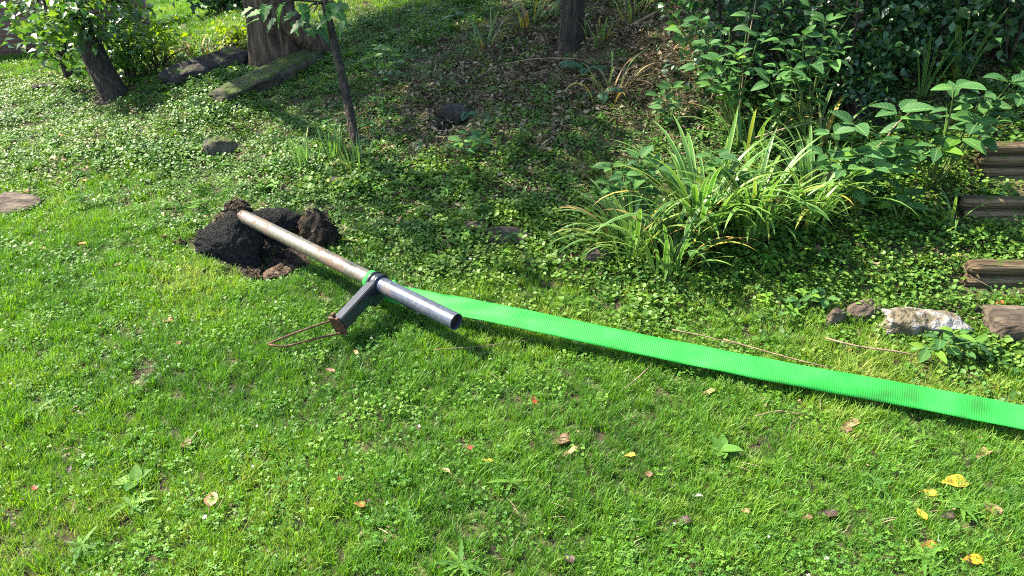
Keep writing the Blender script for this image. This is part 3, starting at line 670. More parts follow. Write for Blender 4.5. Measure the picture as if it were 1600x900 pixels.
rock('flat_stone', 'pinkish brown stone under the left side of the lilies', PH(935, 408), (0.07, 0.05, 0.035), M['stone_brown'], 0.1, (0.3, 0), 0.2, 14, 0.7, sink=0.2)
rock('lichen_stone', 'long stone with white lichen crust beside the log steps', PH(1440, 512), (0.165, 0.065, 0.05), M['stone_white'], -0.08, (0.12, 0.03), 0.3, 15, 0.6, 40, sink=0.32)
rock('moss_cushion_stone', 'brown stone wedged left of the white lichen stone', PH(1350, 490), (0.08, 0.05, 0.04), M['stone_brown'], 0.5, (0.3, 0), 0.25, 16, 0.7, sink=0.42)
rock('upright_stone', 'pair-edged small upright brown stone left of the lichen stone', PH(1303, 505), (0.035, 0.02, 0.05), M['stone_brown'], 0.2, (0.1, 0.25), 0.25, 17, 0.6)
rock('step_slab', 'flat stone slab at the right edge below the lowest log step', PH(1590, 520), (0.13, 0.09, 0.05), M['stone_brown'], -0.2, (0.08, 0.05), 0.15, 18, 0.5, sink=0.15)
rock('pale_rock', 'small pale rock in the grass left of the twiggy shrub', PH(75, 140), (0.12, 0.05, 0.035), M['stone'], 0.7, (0.1, 0), 0.2, 19, 0.7, sink=0.2)

# ------------------------------------------------------------------ log steps
def log(label, pa, length, r, rz, dz, seed, tone='log'):
    n = 16; vs = []; f = []; m = 30
    for i in range(m + 1):
        x = length * i / m
        for k in range(n):
            a = 2 * math.pi * k / n
            rr = r * (1 + 0.075 * (float(fbm(k * 0.8 + seed * 5, x * 4 + seed, seed)) - 0.5) * 2 + 0.05 * (float(vnoise(x * 2.2, seed, 3)) - 0.5))
            if i == 0 or i == m: rr *= 0.88
            vs.append((x + (0.012 * (float(vnoise(k * 0.7, seed, 8)) - .5) * 2 if i in (0, m) else 0), rr * math.cos(a), rr * math.sin(a)))
    for i in range(m):
        for k in range(n):
            a = i * n + k; b2 = i * n + (k + 1) % n; f.append((a, a + n, b2 + n, b2))
    f.append(tuple(range(n))); f.append(tuple(m * n + k for k in range(n))[::-1])
    o = obj('step_log', mesh('step_log', vs, f, [M['log']], True), None, Vector(pa) + Vector((0, 0, dz)), (0, 0, rz)); tag(o, label, 'log', 'logs of the garden steps')
    return o
names = [['lower round log of the bottom garden step at the right edge', 'upper round log of the bottom garden step at the right edge'],
         ['lower round log of the middle garden step', 'upper round log of the middle garden step with moss'],
         ['lowest of the three stacked logs at the top garden step', 'middle of the three stacked logs at the top garden step', 'uppermost of the three stacked logs at the top garden step']]
for si, (u, v, px) in enumerate([(1503, 450, 50), (1497, 345, 45), (1525, 277, 62)]):
    k = len(names[si]); p = PH(u, v); d = depth_of(p); r = px / F * d / k / 2 * 0.94
    for i in range(k):
        log(names[si][i], p + Vector((rnd(-.02, .03), r * 0.8 + i * 0.006, 0)), rnd(1.15, 1.3), r * rnd(0.96, 1.06), -0.06 + rnd(-.015, .015), r * (0.8 + 1.9 * i), 20 + si * 4 + i)
    for t in np.linspace(0.03, 1.3, 16): keep(p + Vector((t, r * 0.4 - 0.012, 0)), 0.072)

# ------------------------------------------------------------------ uprooted pole, its footing and the strap
END = PH(713, 503, 0.15); FAR = PD(370, 333, depth_of(PH(385, 392)) - 0.04)
ax = (END - FAR).normalized(); RP = 0.0345
T = thing('uprooted_pole', 'uprooted steel pole lying across the lawn, rusted lower half and grey end', 'pole', Vector((END.x, END.y, float(H(END.x, END.y)))))
L = (END - FAR).length
def tube_between(a, b, r, n=32, inner=None, step=0.06):
    mb = MB(); k = max(2, int((b - a).length / step)); pts = [a + (b - a) * i / k for i in range(k + 1)]
    mb.tube(pts, [r] * (k + 1), n, cap=inner is None)
    if inner:
        c = MB(); c.tube(pts[::-1], [inner] * (k + 1), n, cap=False); mb.add(c.v, c.f)
        # rim ring joining outer and inner wall at b
        o0 = k * n; i0 = (k + 1) * n
        tgv = (b - a).normalized(); up = Vector((0, 0, 1)); up = (up - tgv * up.dot(tgv)).normalized(); sd = tgv.cross(up)
        ro = [b + (up * math.cos(2 * math.pi * q / n) + sd * math.sin(2 * math.pi * q / n)) * r for q in range(n)]
        ri = [b + (up * math.cos(2 * math.pi * q / n) + sd * math.sin(2 * math.pi * q / n)) * inner for q in range(n)]
        mb.add(ro + ri, [(q, (q + 1) % n, n + (q + 1) % n, n + q) for q in range(n)])
    return mb
def on_axis(u):
    best = min((abs(((lambda q: 800 + F * q.x / depth_of(q))(FAR + ax * L * t)) - u), t) for t in np.linspace(0, 1, 801)); return FAR + ax * L * best[1]
CL = on_axis(590)
obj('lower_tube', tube_between(FAR, CL - ax * 0.01, RP, 32).build('lower_tube', M['pipe_old'], True), T)
obj('upper_tube', tube_between(CL - ax * 0.005, END, RP * 1.03, 32, RP * 0.92).build('upper_tube', M['pipe_new'], True), T)
obj('bore_shade', tube_between(END - ax * 0.35, END - ax * 0.02, RP * 0.915, 32, None).build('bore_shade', M['darkin'], True), T)  # solid dark plug: shade of the hollow end put in as colour
obj('rust_collar', tube_between(FAR - ax * 0.012, FAR + ax * 0.022, RP * 1.28, 24).build('rust_collar', M['rust'], True), T)
c = obj('clamp', tube_between(CL - ax * 0.022, CL + ax * 0.022, RP * 1.2, 32).build('clamp', M['blackpaint'], True), T)
for s in (-1, 1): obj('band', tube_between(CL + ax * (0.02 * s - 0.004), CL + ax * (0.02 * s + 0.004), RP * 1.33, 28).build('band', M['blackpaint'], True), c)
# bracket arm: square tube from the clamp down to the fork
BE = PH(531, 506, 0.095); bd = (BE - CL).normalized(); bl = (BE - CL).length
upv = (Vector((-0.35, -0.15, 1)) - bd * Vector((-0.35, -0.15, 1)).dot(bd)).normalized(); sv = bd.cross(upv)
def bev_box(c, a, b2, c2, bev):
    import bmesh
    bm = bmesh.new(); vs = [bm.verts.new(Vector(c) + a * i + b2 * j + c2 * k) for i in (-1, 1) for j in (-1, 1) for k in (-1, 1)]
    for q in [(0, 1, 3, 2), (4, 6, 7, 5), (0, 4, 5, 1), (2, 3, 7, 6), (0, 2, 6, 4), (1, 5, 7, 3)]: bm.faces.new([vs[i] for i in q])
    bmesh.ops.recalc_face_normals(bm, faces=bm.faces); bmesh.ops.bevel(bm, geom=bm.edges[:], offset=bev, segments=2, affect='EDGES')
    me = bpy.data.meshes.new('box'); bm.to_mesh(me); bm.free(); return me
me = bev_box(CL + bd * (bl / 2 + 0.01), bd * (bl / 2 - 0.005), sv * 0.026, upv * 0.03, 0.004); me.materials.append(M['blackpaint'])
br = obj('bracket_arm', me, T)
me = bev_box(CL + bd * 0.05 - upv * 0.045, bd * 0.035, sv * 0.02, upv * 0.02, 0.003); me.materials.append(M['blackpaint'])
obj('gusset', me, br)
# rusty hinge plate and fork
me = bev_box(BE + bd * 0.012, bd * 0.006, sv * 0.03, upv * 0.045, 0.002); me.materials.append(M['rust'])
pl = obj('hinge_plate', me, T)
def rod(name, pts, r, mat, parent, n=10):
    P, Rr = resample(pts, [r] * len(pts), 0.02); mb = MB(); mb.tube(P, Rr, n, bump=0.05); return obj(name, mb.build(name, mat, True), parent)
TIP = PH(417, 538, 0.05)
a0 = BE + bd * 0.016 + upv * 0.032 + sv * 0.012; a1 = BE + bd * 0.016 - upv * 0.032 - sv * 0.012
rod('fork_rod', [a0, a0 + (TIP - a0) * 0.5 + Vector((0, 0, .004)), TIP], 0.0046, M['rust'], T)
rod('fork_rod', [a1, a1 + (TIP - a1) * 0.45 + Vector((0.005, -0.012, -.004)), PH(447, 541, 0.046), PH(430, 540, 0.048), TIP + Vector((0.006, 0, 0))], 0.0043, M['rust'], T)
for q, s in ((BE + upv * 0.045 + bd * 0.004, 0.011), (BE - upv * 0.035 + sv * 0.034, 0.010), (CL + bd * 0.075 + sv * 0.03 - upv * 0.01, 0.008)):
    dr = sv if s < 0.0105 else upv
    mb = MB(); mb.tube([q - dr * 0.012, q + dr * 0.008, q + dr * 0.009], [s * 0.6, s * 0.6, s], 6); mb.tube([q + dr * 0.008, q + dr * 0.016], [s, s * 0.9], 6)
    obj('bolt', mb.build('bolt', M['rust']), T)

# strap
def ribbon(pts, w, nrm, name, mat, th=0.0022):
    P, _ = resample(pts, [1] * len(pts), 0.025); vs = []; f = []; uv = []; Ld = 0; n = 9
    for i, p in enumerate(P):
        tg = (P[min(i + 1, len(P) - 1)] - P[max(i - 1, 0)]).normalized()
        if i: Ld += (p - P[i - 1]).length
        nn = nrm(i / (len(P) - 1)); nn = (nn - tg * nn.dot(tg)).normalized(); s = tg.cross(nn)
        for j in range(n):
            t = j / (n - 1) * 2 - 1; cup = 0.006 * t * t * math.sin(Ld * 2.1 + 1) + 0.0022 * math.sin(Ld * 23 + 2 * t) * math.sin(Ld * 3.1) + 0.002 * math.sin(t * 3 + Ld * 7)
            for q in (1, -1):
                vs.append(p + s * (t * w / 2) + nn * (q * th / 2 * (1.35 if abs(t) > 0.9 else 1) + cup)); uv.append((t, Ld))
    m = 2 * n
    for i in range(len(P) - 1):
        for j in range(n - 1):
            a = i * m + 2 * j; f.append((a, a + 2, a + 2 + m, a + m)); f.append((a + 1, a + 1 + m, a + 3 + m, a + 3))
        a = i * m; f.append((a, a + m, a + m + 1, a + 1)); a = i * m + m - 2; f.append((a, a + 1, a + m + 1, a + m))
    return mesh(name, vs, f, [mat], True, uv)
LP = CL - ax * 0.035
SP = [LP + Vector((0.05, 0.04, -0.035)), PH(614, 458, 0.10), PH(668, 470, 0.105), PH(720, 480, 0.108), PH(800, 496, 0.11), PH(1000, 537, 0.095), PH(1200, 577, 0.085), PH(1400, 613, 0.08), PH(1600, 653, 0.08), PH(1800, 695, 0.08), PH(2050, 752, 0.085)]
ST = thing('webbing_strap', 'wide bright green woven webbing strap pulled taut from the pole to the right', 'strap', Vector((SP[4].x, SP[4].y, float(H(SP[4].x, SP[4].y)))))
def snrm(t):
    k = min(1, t / 0.22); a = Vector((0.2, 0.55, 0.85)) * (1 - k) + Vector((-0.15, -0.55, 0.80)) * k
    return Vector((-0.12, -0.5, 0.82))
obj('webbing', ribbon(SP, 0.089, snrm, 'webbing', M['strap']), ST)
# loop round the pole beside the clamp
vs = []; f = []; uv = []; n = 32
upx = (Vector((0, 0, 1)) - ax * ax.z).normalized(); sdx = ax.cross(upx)
for i in range(n + 1):
    a = 2 * math.pi * i / n
    for j, (off, rr) in enumerate([(-0.016, RP * 1.07), (-0.016, RP * 1.2), (0.016, RP * 1.22), (0.016, RP * 1.07)]):
        vs.append(LP + ax * (off + 0.004 * math.sin(3 * a)) + (upx * math.cos(a) + sdx * math.sin(a)) * (rr * (1 + 0.03 * math.sin(5 * a)))); uv.append((off * 20, a * RP))
for i in range(n):
    for j in range(4): a = i * 4 + j; b2 = i * 4 + (j + 1) % 4; f.append((a, b2, b2 + 4, a + 4))
obj('loop', mesh('loop', vs, f, [M['strap']], True, uv), ST)

# black slabs of the torn-up footing
def slab(name, label, px, org, nrm, th, mat, seed):
    """a chipped slab: outline on the plane through org, with thickness and uneven faces"""
    nrm = Vector(nrm).normalized(); cz = Vector((0, 0, CAM_H)); out = []
    N = len(px); poly = []
    for i in range(N):                         # rounded outline
        a, b2, c2, d2 = px[i - 1], px[i], px[(i + 1) % N], px[(i + 2) % N]
        for j in range(6):
            t = j / 6
            cr = [b2[k] + (c2[k] - b2[k]) * t + random.gauss(0, 0.9) for k in (0, 1)]
            r = ray(*cr); out.append(cz + r * ((Vector(org) - cz).dot(nrm) / r.dot(nrm)))
    c = sum(out, Vector()) / len(out); n = len(out); vs = []; f = []
    prof = [(k / 12 * 0.97, 0.03 * (1 - (k / 12) ** 2.5)) for k in range(13)] + [(1.0, -0.025), (0.99, -th), (0.6, -th * 1.1), (0.0, -th * 1.1)]
    for k, off in prof:
        for i, p in enumerate(out):
            q = c + (p - c) * k; w = (float(fbm(q.x * 14 + seed, q.z * 14 + q.y * 5, seed)) - 0.5) * 0.014 + (float(fbm(q.x * 45 + seed, q.z * 45, seed)) - 0.5) * 0.007
            jag = 1 + 0.09 * (float(fbm(i * 0.7, seed, 4)) - 0.5) if k > 0.8 else 1
            vs.append(c + (p - c) * k * jag + nrm * (off + w))
    for a in range(len(prof) - 1):
        for i in range(n): f.append((a * n + i, a * n + (i + 1) % n, (a + 1) * n + (i + 1) % n, (a + 1) * n + i))
    b0 = PH(*px[len(px) // 2])
    o = obj(name, mesh(name, [v - c for v in vs], f, [mat], True), None, c); tag(o, label, 'clod'); return o
og = PH(372, 432)
slab('black_slab', 'large black slab of packed earth standing tilted left of the pole', [(300, 378), (307, 361), (322, 351), (340, 342), (363, 327), (376, 334), (392, 346), (404, 360), (409, 378), (402, 396), (410, 415), (413, 432), (396, 443), (378, 443), (362, 431), (342, 413), (322, 407), (306, 397)], og + Vector((0, 0.06, 0)), (0.18, -0.86, 0.46), 0.10, M['black'], 3)
og2 = PH(432, 392) + Vector((0, 0.05, 0))
slab('black_slab', 'smaller black slab of packed earth behind the pole', [(392, 330), (412, 324), (440, 324), (466, 332), (477, 346), (474, 362), (468, 378), (440, 392), (418, 384), (400, 360)], og2 - Vector((0, 0.03, 0)), (0.25, -0.86, 0.42), 0.06, M['black'], 7)
# bare torn soil under and round the pole
ring = [(352, 436), (366, 446), (400, 447), (440, 444), (478, 436), (500, 424), (520, 408), (532, 392), (522, 366), (505, 345), (480, 338), (440, 338), (395, 345), (350, 380), (335, 405)]
ctr = PH(435, 400); vs = []; f = []; K = 14; NR = len(ring) * 3
for k in range(K + 1):
    for i in range(NR):
        a, b2 = ring[i // 3], ring[(i // 3 + 1) % len(ring)]; t = (i % 3) / 3; e = PH(a[0] + (b2[0] - a[0]) * t, a[1] + (b2[1] - a[1]) * t)
        w = k / K * (1 + 0.10 * (float(vnoise(i * 1.3, 3, 2)) - .5)); q = ctr.lerp(e, w); lump = float(fbm(q.x * 16, q.y * 16, 91, 3))
        vs.append((q.x, q.y, float(H(q.x, q.y)) + (0.006 + 0.075 * max(0, lump - 0.3) * (1 - (k / K) ** 4) if k < K else -0.02)))
for k in range(K):
    for i in range(NR): f.append((k * NR + i, (k + 1) * NR + i, (k + 1) * NR + (i + 1) % NR, k * NR + (i + 1) % NR))
o = obj('torn_soil', mesh('torn_soil', vs, f, [M['soil']], True)); o['kind'] = 'structure'
CLODV = []
def clod(label, p, size, mat, seed, sub=36):
    o = rock('soil_clod', label, p, size, mat, seed * 0.7, (0, 0), 0.5, seed, 0.9, sub, 'clod', 0.25, 'clods torn up round the pole', fine=0.2)
    for q in random.sample(list(o.data.vertices), 90 if size[0] > .04 else 12): CLODV.append((o.location + Matrix.Rotation(seed * 0.7, 3, 'Z') @ q.co, q.normal.copy()))
    return o
clod('tall torn clod of dark soil with grass on top, right of the hole', PH(500, 392) + Vector((0, 0.03, 0.02)), (0.085, 0.07, 0.12), M['soil'], 31, 40)
clod('brown crumbly clod of soil between the black slab and the tall torn clod', PH(484, 372) + Vector((0, .03, .02)), (0.05, 0.04, 0.07), M['soil_brown'], 32)
clod('low brown clod of dry soil and roots below the pole', PH(448, 428), (0.13, 0.065, 0.04), M['soil_brown'], 33)
clod('dark soil heap at the bottom corner of the large black slab', PH(392, 440), (0.10, 0.055, 0.04), M['soil'], 34)
clod('dark soil heap under the middle of the pole', PH(478, 410), (0.13, 0.07, 0.055), M['soil'], 35)
clod('knob of soil and roots stuck on the far end of the pole', FAR + Vector((0.0, 0, -0.01)), (0.06, 0.05, 0.05), M['soil'], 36)
clod('crumbly ridge of brown soil along the top of the large black slab', PD(345, 347, depth_of(FAR) + 0.04), (0.05, 0.03, 0.018), M['soil_brown'], 38)
clod('small soil crumb pushed out left of the large black slab', PH(284, 384), (0.03, 0.025, 0.02), M['soil_brown'], 37, 14)
# crumbs and root hairs: too small to pick apart
mb = MB()
for i in range(1000):
    a = rnd(0, 6.28); q = rnd(0.3, 1.08); p = ctr + Vector((math.cos(a) * 0.30 * q, math.sin(a) * 0.17 * q, 0)); p.z = float(H(p.x, p.y)) + rnd(0, 0.03); s = 0.003 + 0.016 * rnd(0, 1) ** 3
    vv = [p + Vector((rnd(-s, s), rnd(-s, s), rnd(-s, s))) for _ in range(4)]; mb.add(vv, [(0, 1, 2), (0, 2, 3), (0, 3, 1), (1, 3, 2)])
for p, nn in CLODV:
    s = 0.004 + 0.012 * rnd(0, 1) ** 2; vv = [p + nn * s * 0.3 + Vector((rnd(-s, s), rnd(-s, s), rnd(-s, s))) for _ in range(4)]; mb.add(vv, [(0, 1, 2), (0, 2, 3), (0, 3, 1), (1, 3, 2)])
cr = obj('soil_crumbs', mb.build('crumbs', M['soil_brown']), kind='stuff'); cr['label'] = 'loose soil crumbs scattered round the torn hole'; cr['category'] = 'soil'
mb = MB()
for i in range(260):
    j = random.choice([(500, 350), (448, 420), (484, 350), (375, 330), (400, 425), (470, 410)]); p = PH(j[0] + rnd(-25, 25), j[1] + rnd(-15, 15), rnd(0.0, 0.03))
    if j == (375, 330): p = FAR + Vector((rnd(-.05, .05), rnd(-.05, .0), rnd(0, .05)))
    d = rdir(-0.4, 0.8) * rnd(0.03, 0.08); P, Rr = resample([p, p + d * 0.5 + rdir() * 0.012, p + d], [0.001, 0.0008, 0.0004], 0.02); mb.tube(P, Rr, 3, cap=False)
for p, nn in CLODV[::2]:
    d = (nn + rdir() * 0.9).normalized() * rnd(0.015, 0.06); P, Rr = resample([p, p + d * 0.5 + rdir() * 0.01, p + d - Vector((0, 0, 0.01))], [0.0011, 0.0009, 0.0005], 0.02); mb.tube(P, Rr, 3, cap=False)
cr = obj('root_hairs', mb.build('roots', M['twig']), kind='stuff'); cr['label'] = 'fine pale root hairs sticking out of the torn soil'; cr['category'] = 'roots'
for q in [(310, 380), (330, 395), (350, 405), (380, 420), (400, 400), (370, 380), (350, 375), (420, 380), (450, 390), (440, 420), (480, 400), (505, 395), (500, 380), (470, 420), (400, 440), (430, 440)]: keep(PH(*q), 0.075)

# ------------------------------------------------------------------ arching lilies
BL = []; BLD = []
for i in range(9):
    v, f, uv = arc_blade(1.0, rnd(0.028, 0.038), rnd(0.05, 0.45), rnd(1.1, 2.7), 10, 0.4)
    BL.append(mesh('lily_leaf', v, f, [LC['lily']], True, uv))
    if i < 4: BLD.append(mesh('lily_leaf_dry', v, f, [LC['lily_dry']], True, uv))
SPEAR = []
for i in range(4):
    v, f, uv = arc_blade(1.0, rnd(0.03, 0.042), rnd(0.0, 0.2), rnd(0.1, 0.7), 8, 0.4); SPEAR.append(mesh('sword_leaf', v, f, [LC['lily']], True, uv))
def lily(name, label, u, v, n, Lr, dry=0.12, blades=None, group=None, spread=0.09, az=None, cat='plant'):
    b = PH(u, v); T = thing(name, label, cat, b, group)
    for i in range(n):
        me = random.choice(BLD) if rnd(0, 1) < dry else random.choice(blades or BL)
        o = bpy.data.objects.new('leaf', me); COL.objects.link(o); o.parent = T
        a = rnd(0, 6.283) if az is None else az + random.gauss(0, 1.1); q = spread * math.sqrt(rnd(0, 1))
        x, y = q * math.cos(a), q * math.sin(a)
        o.location = (x, y, float(H(b.x + x, b.y + y)) - b.z - 0.01)
        o.rotation_euler = (rnd(-.2, .12), rnd(-.15, .15), a - math.pi / 2 + rnd(-.6, .6)); s = rnd(*Lr); o.scale = (max(s, 0.3) * rnd(0.9, 1.3) * (1.05 if blades is None else 0.8), s, s)
    return T
G = 'arching lily clumps on the bank'
lily('lily_clump', 'arching striped lily clump at the left of the lily bed', 985, 400, 80, (0.30, 0.50), 0.04, group=G)
lily('lily_clump', 'lily clump in front with hanging yellowed leaves above the strap', 1045, 425, 66, (0.30, 0.48), 0.10, group=G)
lily('lily_clump', 'tall arching lily clump in the middle of the bed', 1090, 370, 96, (0.36, 0.68), 0.04, group=G)
lily('lily_clump', 'arching lily clump right of the middle with drooping tips', 1175, 365, 92, (0.36, 0.6), 0.04, group=G)
lily('lily_clump', 'lily clump spilling right towards the log steps', 1260, 345, 80, (0.32, 0.54), 0.04, group=G)
lily('lily_clump', 'shaded lily clump behind the bed under the leafy bush', 1170, 250, 34, (0.3, 0.5), 0.05, group=G)
lily('lily_clump', 'shaded lily clump behind the bed at its right', 1280, 240, 26, (0.3, 0.48), 0.06, group=G)
lily('sword_plant', 'upright yellowing sword leaves in the shade left of the top log step', 1500, 128, 12, (0.35, 0.62), 0.3, SPEAR, spread=0.05)
lily('sword_plant', 'thin upright green sword leaves beside the deep green shrub', 1440, 150, 8, (0.3, 0.5), 0.0, SPEAR, spread=0.05)
lily('sword_plant', 'yellow-green broken sword leaves left of the middle garden step', 1470, 270, 9, (0.2, 0.38), 0.4, SPEAR, spread=0.06)
lily('grass_tuft', 'single arching grass tuft in front of the middle garden step', 1490, 352, 7, (0.15, 0.3), 0.0, spread=0.03)
for u, v, n, lab in [(480, 262, 26, 'bright grass tuft left of the sapling foot'), (520, 250, 30, 'bright grass tuft just left of the sapling trunk'), (560, 268, 20, 'bright grass tuft right under the sapling')]:
    lily('grass_tuft', lab, u, v, n, (0.14, 0.27), 0.05, SPEAR, 'grass tufts round the sapling', 0.08)
lily('grass_tuft', 'dry drooping grass tuft hanging over the tilted dark slab', 318, 100, 30, (0.25, 0.42), 0.8, spread=0.16)
for u, v, lab in [(1090, 80, 'dry grass tuft high on the bare bank under the leafy bush'), (985, 30, 'dry grass tuft at the top edge right of the bank tree'), (830, 40, 'dry grass tuft left of the bank tree'), (930, 65, 'dry grass tuft right at the foot of the bank tree'), (760, 75, 'dry and green grass tuft on the sunlit bank'), (955, 150, 'thin arching grass tuft on the bare bank above the lilies')]:
    lily('dry_grass_tuft', lab, u, v, 24, (0.18, 0.36), 0.6, spread=0.12, group='dry tufts on the bank')

# ------------------------------------------------------------------ broad-leaved plants
def broad(name, label, base, tips, L, n, key='broad', cat='plant', group=None, r=0.006, whorl=4, lime=0.0):
    b = PH(*base); d0 = depth_of(b); T = thing(name, label, cat, b, group)
    for (u, v, dd) in tips:
        e = PD(u, v, d0 - dd); m = b.lerp(e, 0.55) + Vector((rnd(-.03, .03), rnd(-.03, .03), 0.05 * (e - b).length))
        P, Rr = resample([b - Vector((0, 0, .03)), m, e], [r, r * .75, r * .4], 0.04); mb = MB(); mb.tube(P, Rr, 6)
        obj('stem', mb.build('stem', M['stem'], True), T)
        tg = (P[-1] - P[-3]).normalized(); a0 = rnd(0, 6.28)
        for i in range(n):
            term = i < whorl; t = 1.0 if term else rnd(0.6, 0.95); p = P[min(len(P) - 1, int(t * (len(P) - 1)))]
            a = a0 + i * 2.4; out = Vector((math.cos(a), math.sin(a) * 0.9, rnd(-0.35, 0.25))) + tg * 0.25
            if out.y > 0.5: out.y *= 0.4
            put_leaf('lime' if rnd(0, 1) < lime else key, T, p + out.normalized() * 0.012, out, Vector((rnd(-.35, .25), rnd(-.65, 0), 1)), L * rnd(0.6, 1.15))
    return T
broad('broadleaf_shrub', 'large-leaved green plant leaning out beside the top log step', (1455, 290), [(1405, 175, .25), (1445, 190, .3), (1492, 138, .35), (1535, 150, .35), (1578, 130, .4), (1600, 150, .4), (1525, 195, .35), (1465, 230, .3), (1500, 215, .3), (1440, 240, .25), (1400, 235, .2)], 0.118, 9, 'broad', lime=0.08)
broad('broadleaf_shrub', 'leafy bush of oval leaves hanging over the bare bank', (1150, 205), [(1105, 70, .3), (1140, 50, .3), (1090, 105, .3), (1150, 85, .35), (1185, 60, .3), (1125, 95, .4), (1170, 25, .3), (1095, 30, .25), (1060, 40, .2), (1120, 120, .35), (1160, 115, .35)], 0.082, 10, 'oval', lime=0.06)
broad('broadleaf_shrub', 'leafy branches of pointed oval leaves under the tall dense shrub', (1250, 215), [(1222, 65, .3), (1255, 55, .35), (1290, 35, .3), (1215, 105, .35), (1280, 75, .35), (1310, 60, .3), (1235, 110, .4), (1330, 20, .3), (1265, 100, .35), (1300, 95, .35)], 0.082, 10, 'oval', lime=0.05)
broad('broadleaf_shrub', 'small leafy shoot among shadows between the oval-leaved bushes', (1225, 225), [(1208, 155, .25), (1240, 120, .25), (1262, 120, .2), (1205, 130, .3)], 0.10, 6, 'oval')
broad('broadleaf_plant', 'low seedling with round green leaves at the left end of the shade', (1045, 195), [(1030, 150, .1), (1050, 138, .12), (1040, 160, .14)], 0.085, 6, 'oval')
broad('broadleaf_plant', 'leafy seedling rising through the left lilies', (985, 370), [(955, 262, .12), (1000, 250, .12), (1025, 262, .12), (975, 275, .15), (1005, 280, .15)], 0.095, 8, 'broad')
broad('broadleaf_plant', 'leafy seedling rising through the middle lilies', (1120, 340), [(1085, 285, .15), (1120, 245, .15), (1150, 270, .16), (1165, 300, .18), (1105, 310, .18)], 0.10, 8, 'broad', lime=0.1)
broad('broadleaf_plant', 'leafy plant at the right end of the lilies', (1340, 335), [(1300, 210, .2), (1335, 195, .2), (1290, 240, .2), (1345, 240, .22), (1380, 220, .2), (1320, 265, .25), (1365, 265, .25), (1395, 260, .2)], 0.105, 9, 'broad', lime=0.12)
broad('broadleaf_plant', 'small pale plant at the front foot of the lilies', (1100, 420), [(1095, 372, .06), (1110, 385, .08), (1088, 388, .08)], 0.07, 6, 'broad', lime=0.2)
broad('broadleaf_plant', 'compound-leaved seedling left of the middle garden step', (1405, 345), [(1410, 302, .06), (1425, 308, .06), (1395, 318, .06)], 0.085, 5, 'broad', lime=0.3)
broad('broadleaf_plant', 'bright leafy sprig on the slope right of the sapling', (598, 135), [(592, 72, .1), (582, 90, .1), (608, 80, .1), (600, 105, .12), (618, 98, .1)], 0.085, 8, 'lime')
broad('broadleaf_plant', 'limp broad leaves growing beside the upright sword leaves', (1490, 110), [(1470, 75, .1), (1490, 60, .1), (1450, 80, .1)], 0.10, 6, 'oval')
broad('broadleaf_plant', 'weedy sprig beside the lichen stone at the strap side', (1480, 560), [(1470, 528, .05), (1495, 522, .05), (1520, 535, .05), (1450, 545, .05), (1505, 548, .06)], 0.06, 7, 'broad', lime=0.25)
broad('broadleaf_plant', 'weedy sprig between the lily bed and the lichen stone', (1275, 480), [(1265, 460, .05), (1290, 465, .05), (1250, 472, .05)], 0.06, 7, 'broad', lime=0.25)
broad('broadleaf_plant', 'small weedy plant among ferns in the centre of the slope', (735, 250), [(735, 212, .08), (722, 222, .08), (750, 220, .08)], 0.075, 8, 'broad', lime=0.3)
broad('vine_shoot', 'leafy vine sprig at the top edge between the two oval-leaved bushes', (1180, 60), [(1175, -10, .1), (1200, 5, .1), (1150, 0, .1)], 0.10, 7, 'oval')
broad('broadleaf_plant', 'bluish leaves hanging in the shade of the upper right corner', (1560, 80), [(1530, 40, .15), (1560, 30, .15), (1585, 50, .15), (1595, 75, .15)], 0.10, 6, 'oval')
mb = MB()
pp = [PD(1158, 190, depth_of(PH(1150, 205)) - .2), PD(1160, 130, 3.85), PD(1165, 80, 3.8), PD(1178, 20, 3.75), PD(1185, -40, 3.7)]
pp[0] = PH(1152, 205); P, Rr = resample(pp, [0.005, 0.005, 0.004, 0.004, 0.003], 0.05); mb.tube(P, Rr, 6, bump=0.15)
tag(obj('hanging_vine', mb.build('hanging_vine', M['twig'], True)), 'thin pale bare vine hanging in front of the oval-leaved bush', 'vine')

# ------------------------------------------------------------------ ferns
def frond_mesh(L):
    mb = MB(); n = 15; y = z = 0; a = 0.5
    for i in range(n):
        t = i / n; w = L * 0.22 * math.sin(math.pi * (0.12 + 0.86 * t)) 
        for s in (-1, 1):
            v, f, uv = leaf_vf(w, L * 0.05, 0.2, 0.25, 3, 'ovate'); m = frame((0, y, z), (s, 0.55, -0.1), (0, -math.cos(a), math.sin(a)))
            mb.add(place(v, m), f, uv)
        mb.box((0, y, z - 0.001), Vector((0.0012, 0, 0)), Vector((0, L / n * 0.5 * math.sin(a), L / n * 0.5 * math.cos(a))), Vector((0, -0.001, 0.001)))
        y += L / n * math.sin(a); z += L / n * math.cos(a); a += 1.9 / n
    return mb.build('frond', LC['fern'])
FR = [frond_mesh(1.0) for _ in range(2)]
def fern(label, u, v, n, L, az=None):
    b = PH(u, v); T = thing('fern', label, 'fern', b, 'ferns on the slope')
    for i in range(n):
        o = bpy.data.objects.new('frond', random.choice(FR)); COL.objects.link(o); o.parent = T
        a = (i + rnd(-.3, .3)) * 6.283 / n if az is None else az + rnd(-1, 1); o.rotation_euler = (rnd(-.3, .1), rnd(-.2, .2), a); s = L * rnd(0.75, 1.15); o.scale = (s, s, s)
fern('fern arching over the small black hollow', 735, 180, 7, 0.2)
fern('small fern in front and left of the black hollow', 668, 228, 7, 0.16)
fern('dark fern on the bare bank below the bank tree', 915, 115, 9, 0.26)
fern('dark drooping fern at the lower edge of the bare bank', 940, 150, 6, 0.2)
fern('fern in the cover right of the black hollow', 775, 190, 6, 0.17)
fern('pale green fern high on the slope near the top edge', 718, 30, 6, 0.22)

